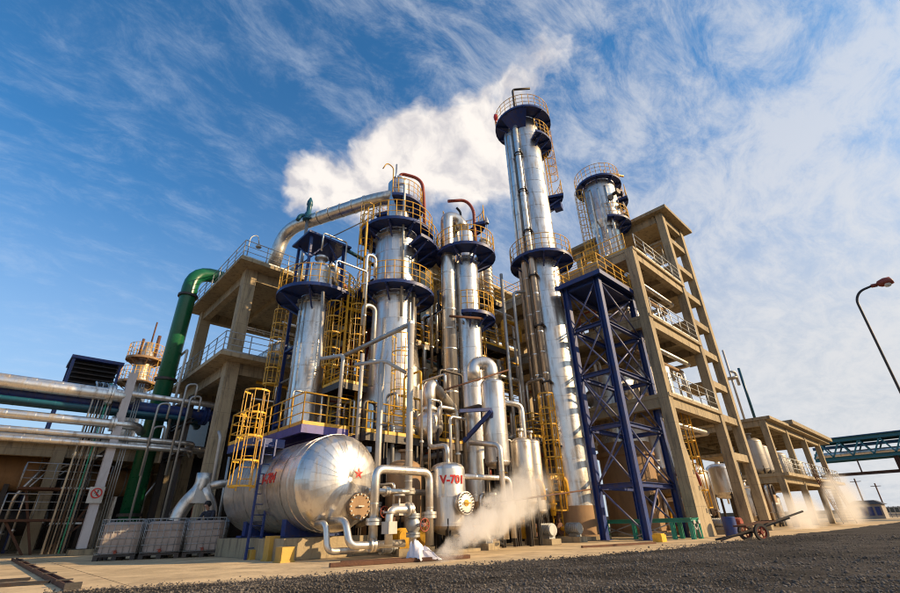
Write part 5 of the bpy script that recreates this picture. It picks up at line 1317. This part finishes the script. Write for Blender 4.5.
# ================================================================== EQUIPMENT ON DECKS AND IN BAYS
G1 = 'exchangers lying on the shaded deck bays'
for k, (x, y, z, r, L_) in enumerate(((9.9, 25.3, 9.85, .55, 2.6), (12.2, 26.0, 9.7, .42, 2.4), (16.5, 25.6, 9.8, .5, 2.6), (18.7, 25.8, 9.7, .4, 2.4), (23.5, 25.6, 9.8, .5, 2.6), (25.6, 25.8, 9.75, .42, 2.4), (30, 25.6, 9.8, .5, 2.4), (10.5, 26, 15.5, .5, 2.6), (16.8, 25.8, 15.5, .55, 2.6), (23.8, 25.8, 15.5, .5, 2.6), (29.2, 25.7, 15.5, .5, 2.6))):
    nm = ['first exchanger on the lower left deck right of corner column', 'second smaller exchanger beside the first on lower left deck', 'exchanger on lower deck behind the wide column', 'small exchanger on lower deck behind the red hooked column', 'exchanger on lower deck behind the slim risers', 'small exchanger behind the tallest column on lower deck', 'exchanger deep behind the blue truss on lower deck', 'exchanger on top deck below the long duct', 'exchanger on top deck between wide and slim columns', 'exchanger on middle deck left of tallest column', 'exchanger on middle deck right of tallest column'][k]
    hvessel(nm, (x, y, z), r, L_, 'y', 'stained_cladding' if k % 3 else 'aluminium_cladding', zb=9.0 if z < 12 else 14.65, nozzles=2)
for k, (x, y, z, r, h) in enumerate(((25.0, 10.3, 6.35, .45, 2.0), (27.2, 10.2, 6.35, .5, 2.4), (28.6, 12.5, 6.35, .6, 2.6), (25.4, 17.5, 10.65, .5, 2.4), (27.5, 10.5, 10.65, .45, 2.0), (29.0, 11.0, 10.65, .3, 1.6))):
    nm = ['short vessel on first floor behind truss right leg', 'domed vessel mid bay on first floor of tall block', 'rear fat vessel on first floor of tall block', 'rear vessel on second floor of tall block', 'bright vessel on second floor of tall block', 'slim pot on second floor near the right column'][k]
    vvessel(nm, (x, y), r, z + .6, z + h, 'aluminium_cladding' if k % 2 else 'stained_cladding', base=z)
for k, (x, y, z, r, L_) in enumerate(((25.2, 11.2, 11.5, .5, 2.4), (27.2, 11.6, 11.6, .62, 2.6), (28.9, 13.0, 11.5, .5, 2.4), (25.6, 12.0, 15.8, .5, 2.4), (26.6, 11.4, 7.3, .6, 2.4), (24.9, 12.6, 7.3, .5, 2.4))):
    hvessel(['left exchanger on the second floor of the tall block', 'middle exchanger on the second floor of the tall block', 'rear exchanger on the second floor of the tall block', 'exchanger on the open top floor of the tall block', 'fat exchanger on the first floor of the tall block', 'rear exchanger on the first floor of the tall block'][k], (x, y, z), r, L_, 'y', 'aluminium_cladding' if k % 2 else 'stained_cladding', zb=[10.65, 10.65, 10.65, 14.9, 6.35, 6.35][k])
hvessel('silver horizontal receiver on ground floor of the tall block', (27.6, 11.2, 2.6), .75, 3.0, 'y', 'aluminium_cladding', zb=.0)
vvessel('rusty upright vessel on ground floor beside silver receiver', (29.4, 10.4), .5, 1.0, 3.0, 'brown_insulation')
vvessel('white hopper shaped vessel at ground between block and annex', (35.2, 11.0), .8, 2.2, 3.6, 'aluminium_cladding')
for k, (x, y, r, h) in enumerate(((42.9, 10.6, .75, 2.4), (44.7, 10.6, .65, 2.1), (46.3, 10.5, .55, 1.7), (50.4, 10.8, .75, 1.9), (52.6, 10.8, .6, 1.6), (57.0, 10.9, .7, 1.7), (43.0, 12.4, .5, 2.2))):
    nm = ['biggest pale domed vessel on the annex floor', 'second pale domed vessel on the annex floor', 'third smaller domed vessel left of the annex stair', 'pale vessel right of the annex stair top', 'small vessel beyond the annex stair', 'last vessel near the annex far end', 'thin vessel at the annex left bay'][k]
    vvessel(nm, (x, y), r, 4.0, 3.55 + h, 'white_paint', base=3.55)
for k, (x, y, r, h) in enumerate(((39.5, 11, .7, 2.4), (43.6, 10.8, .6, 2.2), (46.2, 11.2, .6, 2.0), (36.2, 13, .5, 2.6))):
    vvessel(['ground vessel under the annex left bay', 'ground vessel under the annex middle bay', 'ground vessel left of the annex stair foot', 'ground vessel just inside the annex corner'][k], (x, y), r, .8, h, 'brown_insulation' if k % 2 else 'stained_cladding')
# silhouettes beyond the tall block
for k, (x, y, h, m) in enumerate(((44.6, 10.9, 14.2, 'white_paint'), (44.9, 10.2, 12.4, 'teal_paint'), (45.3, 11.6, 12.6, 'galvanised_steel'))):
    b = MB(); b.tube([(x, y, 7.9), (x, y, h)], .09 if k != 1 else .11, 8)
    if k == 0: b.tube([(x, y, h - 2), (x + .5, y - .3, h - 2), (x + .5, y - .3, h - 3.2)], .12, 8, .2); b.ring((x, y, h - 2.6), (0, 0, 1), .1, .5, .08, 14)
    single('vent_stack', b, m, ['tallest white vent with collar on the annex roof', 'teal vent stack on the annex roof', 'grey vent stack nearest the tall block'][k], 'vent')

# upper level kit between slim and tallest columns
vvessel('amber cased vessel high between slim and tallest columns', (18.5, 17.2), .5, 13.9, 15.2, 'stained_cladding', base=13.4)
sp = thing('spiral_flue', 'white ribbed spiral flue standing left of the tallest column', 'flue', (20.3, 17.4, 13.4))
b = MB(); b.tube([(20.3, 17.4, 13.4), (20.3, 17.4, 18.6)], .38, 18); b.build('flue', 'white_paint', sp)
b = MB()
for k in range(16): b.ring((20.3, 17.4, 13.7 + .31 * k), (.25, .1, 1), .36, .42, .09, 18)
b.build('rib', 'galvanised_steel', sp)
for k, (x, y, z0, z1, r) in enumerate(((17.3, 16.7, 13.4, 19.2, .08), (17.0, 17.4, 13.4, 17.6, .12), (19.3, 17.0, 13.4, 17.0, .15), (16.5, 17.0, 13.4, 16.8, .09), (19.8, 17.4, 13.4, 16.3, .1))):
    pipe(['tall dark bent vent on the high gantry', 'yellow vent beside the dark bent vent', 'fat vent on the high gantry near the flue', 'thin vent at the gantry left end', 'short vent next to the spiral flue'][k], [(x, y, z0), (x, y, z1), (x - .35, y, z1 + .15)], r, ['dark_steel', 'yellow_paint', 'steel_pipe_jacket', 'galvanised_steel', 'yellow_paint'][k], .3)

# dense service piping inside the frames: alike runs share a label
GP, GPL = 'thin service pipes inside the shaded concrete frames', 'thin steel service pipe running in the shaded concrete frame'
GV, GVL = 'upright service pipes inside the shaded concrete frames', 'upright thin steel service pipe in the shaded concrete frame'
rp = random.Random(11); PL = {}
def plain_pipe(pts, r, m, label, group):
    b = MB(); b.tube(pts, r, 8, r * 3)
    for q, d in ((0, 1),): 
        p = Vector(pts[0]).lerp(Vector(pts[1]), .3); b.disc(p, Vector(pts[1]) - Vector(pts[0]), r * 1.8, .06, 10)
    o = single('service_pipe', b, m, label, 'pipe', group, loc=pts[0]); PL.setdefault((group, m), []).append((math.atan2(pts[0][1], pts[0][0]), o, r, pts[1][2] > pts[0][2] + .5))
mm = ['galvanised_steel', 'steel_pipe_jacket', 'aluminium_cladding', 'steel_pipe_jacket', 'dark_steel', 'yellow_paint', 'rust_red_paint', 'steel_pipe_jacket']
for k in range(44):
    z = rp.choice((10.2, 8.2, 7.6, 7.2, 6.6, 5.4, 4.4, 3.4, 13.1, 12.6, 11.8, 19.0)); x0 = rp.uniform(8, 24) if z < 18 else rp.uniform(21, 26); y = rp.uniform(23.9, 31)
    L_ = rp.uniform(3, 8); dz = rp.choice((-1.6, -1.1, .9))
    plain_pipe([(x0, y, z), (x0 + L_, y, z), (x0 + L_, y, z + dz), (x0 + L_ + .6, y, z + dz)], rp.choice((.05, .07, .09, .13)), rp.choice(mm), GPL, GP)
for k in range(38):
    x, y = rp.uniform(7.5, 32), rp.uniform(20.3, 30); z0 = rp.choice((0.2, 0.2, 2.5, 9.0)); z1 = z0 + rp.uniform(2.5, 6.5)
    plain_pipe([(x, y, z0), (x, y, z1), (x + rp.uniform(.4, 1.4), y, z1)], rp.choice((.05, .07, .10, .13)), rp.choice(mm), GVL, GV)
GF, GFL = 'thin pipes crowding the foot of the silver columns', 'thin pipe crowding the foot of the silver columns'
for k in range(104):
    x = rp.uniform(9.0, 20.0); y = rp.uniform(12.6, 18.5) if x < 14 else rp.uniform(12.6, 17.5)
    if any((x - q[0]) ** 2 + (y - q[1]) ** 2 < q[2] ** 2 for q in ((12.3, 16.8, 1.6), (15.2, 14.45, .9), (20.3, 13, 1.3), (14.25, 14.85, .6), (9.4, 19.6, 1.1), (12.15, 14, .7))): continue
    z0 = rp.choice((.2, .2, 1.0, 2.5, 4.0)); z1 = z0 + rp.uniform(1.0, 3.6); a = rp.choice((0, 1, 2, 3)) * PI / 2; l = rp.uniform(.5, 1.6)
    plain_pipe([(x, y, z0), (x, y, z1), (x + l * math.cos(a), y + l * math.sin(a), z1), (x + l * math.cos(a), y + l * math.sin(a), z1 - .7)], rp.choice((.045, .06, .08, .11)), rp.choice(mm), GFL, GF)
GM, GML = 'thin pipes crowding the mid height gaps between silver columns', 'x'
for k in range(84):
    x = rp.uniform(9.5, 19.6); y = rp.uniform(15.6, 23.0)
    if any((x - q[0]) ** 2 + (y - q[1]) ** 2 < q[2] ** 2 for q in ((12.3, 16.8, 1.7), (15.2, 14.45, 1.2), (20.3, 13, 1.3), (9.4, 19.6, 1.3))): continue
    z0 = rp.uniform(3.5, 11); z1 = z0 + rp.uniform(1.5, 4.5); a = rp.choice((0, 1, 2, 3)) * PI / 2; l = rp.uniform(.5, 2.2)
    plain_pipe([(x, y, z0), (x, y, z1), (x + l * math.cos(a), y + l * math.sin(a), z1), (x + l * math.cos(a), y + l * math.sin(a), z1 - 1.1)], rp.choice((.045, .06, .08, .11, .14)), rp.choice(mm + ['yellow_paint']), GML, GM)
GR, GRL = 'thin pipes inside the tall sunlit concrete block', 'thin pipe inside the tall sunlit concrete block'
for k in range(42):
    x = rp.uniform(24.2, 29.2); y = rp.uniform(9.3, 14.5); z0 = rp.choice((.2, .2, .2, 6.2, 10.5)); z1 = z0 + rp.uniform(1.2, 3.4); a = rp.choice((0, 1, 2, 3)) * PI / 2; l = rp.uniform(.5, 1.5)
    plain_pipe([(x, y, z0), (x, y, z1), (x + l * math.cos(a), y + l * math.sin(a), z1), (x + l * math.cos(a), y + l * math.sin(a), z1 - .6)], rp.choice((.05, .07, .10)), rp.choice(mm), GRL, GR)
GA, GAL = 'thin pipes under the low concrete annex', 'thin pipe standing under the low concrete annex'
for k in range(18):
    x = rp.uniform(35, 52); y = rp.uniform(9.6, 13); z0 = .2; z1 = z0 + rp.uniform(1.0, 2.6); a = rp.choice((0, 1, 2, 3)) * PI / 2; l = rp.uniform(.6, 1.5)
    plain_pipe([(x, y, z0), (x, y, z1), (x + l * math.cos(a), y + l * math.sin(a), z1), (x + l * math.cos(a), y + l * math.sin(a), z1 - .6)], rp.choice((.06, .09, .12)), rp.choice(mm), GAL, GA)
for k, (x0, x1, z) in enumerate(((23.5, 30.0, 9.4), (23.5, 30.0, 13.6), (23.5, 30.0, 5.2), (23.5, 30.0, 9.0), (23.5, 30.0, 13.2))):
    pipe(['silver pipe slung under the second floor front bay', 'silver pipe slung under the top floor front bay', 'silver pipe slung under the first floor front bay', 'brown pipe behind the second floor front bay', 'brown pipe behind the top floor front bay'][k], [(x0, 9.4 + .5 * (k > 2), z), (x1, 9.4 + .5 * (k > 2), z), (x1, 12, z)], .13, 'steel_pipe_jacket' if k < 3 else 'brown_insulation', .3)
# left dark frame kit
hvessel('dark horizontal tank lying under the far left frame', (-1.2, 35.5, 3.9), .95, 6.0, 'x', 'brown_insulation', zb=.2)
hvessel('lower dark horizontal tank under the far left frame', (-.5, 36.5, 1.6), .8, 6.0, 'x', 'dark_steel', zb=.0)
hvessel('dark horizontal tank between green pipe and mauve column', (5.4, 35.8, 3.6), .8, 3.4, 'x', 'brown_insulation', zb=.1)
for k in range(12):
    x = rp.uniform(-3, 8); plain_pipe([(x, rp.uniform(33, 35), .2), (x, 34, rp.uniform(2, 5)), (x + 1, 34, 4.6)], rp.choice((.06, .09)), rp.choice(mm[:5]), 'thin pipe under the dark left frame', 'thin pipes under the dark left frame')
# ribbed dark walls added so the gaps behind the frames read as shade
def shade_wall(label, x0, x1, y, h, dx):
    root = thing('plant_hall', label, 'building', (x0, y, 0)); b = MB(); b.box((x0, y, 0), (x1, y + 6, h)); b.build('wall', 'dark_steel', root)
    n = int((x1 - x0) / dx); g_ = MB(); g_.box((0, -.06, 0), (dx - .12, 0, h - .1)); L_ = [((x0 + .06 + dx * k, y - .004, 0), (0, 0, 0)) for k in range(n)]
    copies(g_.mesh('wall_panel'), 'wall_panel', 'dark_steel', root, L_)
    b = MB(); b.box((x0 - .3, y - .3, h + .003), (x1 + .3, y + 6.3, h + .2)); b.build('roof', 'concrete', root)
shade_wall('dark ribbed hall wall closing the bays behind the columns', 9.5, 35.0, 33.6, 8.2, 1.3)
shade_wall('dark ribbed hall wall behind the far left frame', -16.0, 9.0, 42.5, 5.0, 1.3)
SF = thing('stair_flight', 'steel stair flight in shade behind the caged tanks', 'stair', (6.2, 28.3, 0)); b = MB()
for sg in (0, .8): b.bar((6.2, 28.3 + sg, .05), (9.0, 28.3 + sg, 4.1), .05, .2)
b.build('stringer', 'galvanised_steel', SF)
for k in range(18): t = (k + .5) / 18; b = MB(); b.cbox((6.2 + 2.8 * t, 28.7, .08 + 4.05 * t), (.24, .74, .03)); b.build('tread', 'galvanised_steel', SF)
for i, (x0, x1, y, z1, lb) in enumerate(((17.5, 20.9, 16.0, 12.3, 'tall grey pipe portal between slim and tallest columns'), (10.9, 13.4, 20.3, 9.2, 'grey pipe portal in the gap right of the wide column'), (16.3, 18.6, 14.2, 7.4, 'lower grey pipe portal right of the slim column'))):
    root = thing('pipe_portal', lb, 'pipe', (x0, y, 0))
    for yy in (y, y + 1.4):
        b = MB(); b.tube([(x0, yy, 0), (x0, yy, z1), (x1, yy, z1), (x1, yy, 0)], .10, 10, .25); b.build('hoop', 'steel_pipe_jacket', root)
    for k in range(int(z1 / 1.6)):
        b = MB(); b.tube([(x0 - .1, y - .11, 1.2 + 1.6 * k), (x1 + .1, y - .11, 1.2 + 1.6 * k)], .045, 8); b.build('rail', ['galvanised_steel', 'yellow_paint'][k % 2], root)
rails = thing('stair_tower', 'yellow railed stair tower rising between the two left columns', 'stair', (10.3, 17.8, 0))
for k in range(6):
    z = 4.6 + 1.15 * k; b = MB(); b.box((10.2, 17.9, z), (11.0, 19.1, z + .05)); b.build('landing', 'dark_steel', rails)
    rail_mb([(10.2, 17.9, z), (11.0, 17.9, z)] if k % 2 else [(10.2, 17.9, z), (10.2, 19.1, z)], sp=.6, r=.024).build('railing', 'yellow_paint', rails)
    b = MB(); b.bar((10.3, 17.95, z), (10.9, 18.9, z + 1.15), .05, .16); b.bar((10.6, 17.95, z), (11.2, 18.9, z + 1.15), .05, .16); b.build('stringer', 'yellow_paint', rails)
for x, y in ((10.2, 17.85), (11.05, 17.85), (10.2, 19.15), (11.05, 19.15)):
    b = MB(); b.bar((x, y, 0), (x, y, 12.3), .09); b.build('post', 'yellow_paint', rails)
# pumps
def pump(x, y, rz, label, m='teal_paint'):
    root = thing('pump', label, 'pump', (x, y, 0), 'pumps standing at the foot of the columns'); ca, sa = math.cos(rz), math.sin(rz)
    P = lambda a, b_, c_: (x + a * ca - b_ * sa, y + a * sa + b_ * ca, c_)
    d = Vector((ca, sa, 0)); b = MB(); b.cbox((x, y, .1), (1.5, .5, .2), rz); b.build('base', 'concrete', root)
    b = MB(); b.tube([P(-.65, 0, .5), P(0, 0, .5)], .2, 16)
    for k in range(7): b.ring(P(-.6 + .09 * k, 0, .5), d, .19, .23, .02, 16)
    b.cbox(P(-.35, 0, .26), (.4, .3, .12), rz); b.build('motor', m, root)
    b = MB(); b.tube([P(.02, 0, .5), P(.3, 0, .5)], .09, 12); b.build('shaft_guard', 'yellow_paint', root); b = MB(); b.disc(P(.42, 0, .5), d, .24, .18, 18); b.build('casing', 'rusty_steel', root); b = MB(); b.tube([P(.42, 0, .6), P(.42, 0, 1.1)], .07, 10); b.disc(P(.42, 0, 1.1), (0, 0, 1), .14, .05, 12); b.build('outlet', 'rusty_steel', root); b = MB(); b.tube([P(.5, 0, .5), P(.85, 0, .5)], .08, 10); b.build('inlet', 'rusty_steel', root)
for k, (x, y, a, m) in enumerate(((10.5, 12.6, 1.2, 'yellow_paint'), (12.6, 12.0, 1.5, 'galvanised_steel'), (13.4, 13.0, 1.5, 'yellow_paint'), (16.2, 12.0, 1.4, 'galvanised_steel'), (18.3, 12.2, 1.5, 'galvanised_steel'), (9.4, 12.3, 1.3, 'yellow_paint'), (27.0, 9.4, 1.5, 'galvanised_steel'), (29.0, 9.3, 1.5, 'rust_red_paint'))):
    pump(x, y, a, ['yellow motor pump left of the V-7 legs', 'grey motor pump right of the V-7 legs', 'yellow motor pump behind the low steam', 'grey pump below the narrow silver receiver', 'grey pump at the tallest column foot', 'yellow motor pump behind the goalpost loop', 'grey pump on the ground floor of the tall block', 'red pump on the ground floor of the tall block'][k], m)
# yellow stair tower inside the centre
for k, (x, y, z0, z1, lb) in enumerate(((11.3, 14.9, 3.9, 8.2, 'yellow caged ladder rising from walkway before the wide column'), (17.2, 16.2, 6.2, 13.4, 'yellow caged ladder between slim column and tallest column'), (18.5, 12.75, .2, 6.3, 'yellow caged ladder at the foot of the tallest column'), (24.6, 15.0, .2, 6.1, 'yellow caged ladder deep behind the truss'), (26.5, 9.6, .2, 6.0, 'yellow caged ladder on the ground floor of the tall block'), (9.9, 18.4, 6.4, 10.6, 'yellow caged ladder tucked between the two left columns'))):
    L = thing('caged_ladder', lb, 'ladder', (x, y, z0)); ladder_mb(MB(), (x, y), z0, z1, math.radians(-125)).build('ladder', 'yellow_paint', L); cage_mb(MB(), (x, y), z0 + 1.0, z1, math.radians(-125)).build('ladder_cage', 'yellow_paint', L)
# hanging lamps on goosenecks
for k, (x, y, z) in enumerate(((11.4, 20.1, 11.8), (6.9, 24.0, 15.8), (21.6, 24.0, 16))):
    b = MB(); b.tube([(x, y, z - 1.2), (x, y, z + .5), (x + .4, y, z + .8), (x + .55, y, z + .2)], .03, 8, .3); b.lathe((x + .55, y, z), [(.05, .22), (.18, .0), (.14, -.05), (0, -.07)], 12)
    single('gooseneck_lamp', b, 'galvanised_steel', ['gooseneck lamp on the landing between the left columns', 'gooseneck lamp at the upper deck corner rail', 'gooseneck lamp on the middle deck rail'][k], 'lamp')


NUM = 'first second third fourth fifth sixth seventh eighth ninth tenth eleventh twelfth thirteenth fourteenth fifteenth sixteenth seventeenth eighteenth nineteenth twentieth'.split()
CN = {'galvanised_steel': 'grey', 'steel_pipe_jacket': 'dull silver', 'aluminium_cladding': 'bright silver', 'dark_steel': 'black', 'yellow_paint': 'yellow', 'rust_red_paint': 'rust red'}
WH = {GP: 'among level runs in the shaded frames', GV: 'among risers in the shaded frames', GF: 'at the feet of the silver columns', GM: 'at mid height between the columns', GR: 'inside the tall sunlit block', GA: 'under the low annex'}
NUM += ['twenty ' + q for q in NUM[:9]] + ['thirtieth'] + ['thirty ' + q for q in NUM[:9]] + ['fortieth'] + ['forty ' + q for q in NUM[:9]] + ['fiftieth'] + ['fifty ' + q for q in NUM[:9]]
for (g_, m), L_ in PL.items():
    for k, (a_, o, r_, up_) in enumerate(sorted(L_, key=lambda q: -q[0])):
        o['label'] = '%s thin %s pipe from the left %s' % (NUM[min(k, 58)], CN[m], WH.get(g_, 'under the dark left frame'))

# ================================================================== STEAM
def steam(c, s, rz, m, label):
    mb = MB(); mb.lathe((0, 0, 0), [(0, -1)] + [(math.cos(-PI / 2 + PI * k / 10), math.sin(-PI / 2 + PI * k / 10)) for k in range(1, 10)] + [(0, 1)], 20)
    me = mb.mesh('steam_plume'); me.materials.append(MT[m]); o = bpy.data.objects.new('steam_plume', me); COL.objects.link(o)
    o.location = c; o.scale = s; o.rotation_euler = (0, 0, rz); o['kind'] = 'stuff'; o['label'] = label; return o


mb = MB(); mb.box((7.3, 7.6, 0.01), (16.4, 12.6, 4.2)); me = mb.mesh('steam_plume'); me.materials.append(MT['steam_jet'])
o = bpy.data.objects.new('steam_plume', me); COL.objects.link(o); o['kind'] = 'stuff'; o['label'] = 'warm steam blowing low across the pad before the column feet'
steam((37.5, 7.6, .9), (6.0, 1.2, 1.4), 0, 'steam_far', 'pale steam drifting below the annex stair')
steam((47.5, 6.6, 1.5), (5.0, 1.3, 2.6), 0, 'steam_far', 'taller pale steam beyond the annex stair')
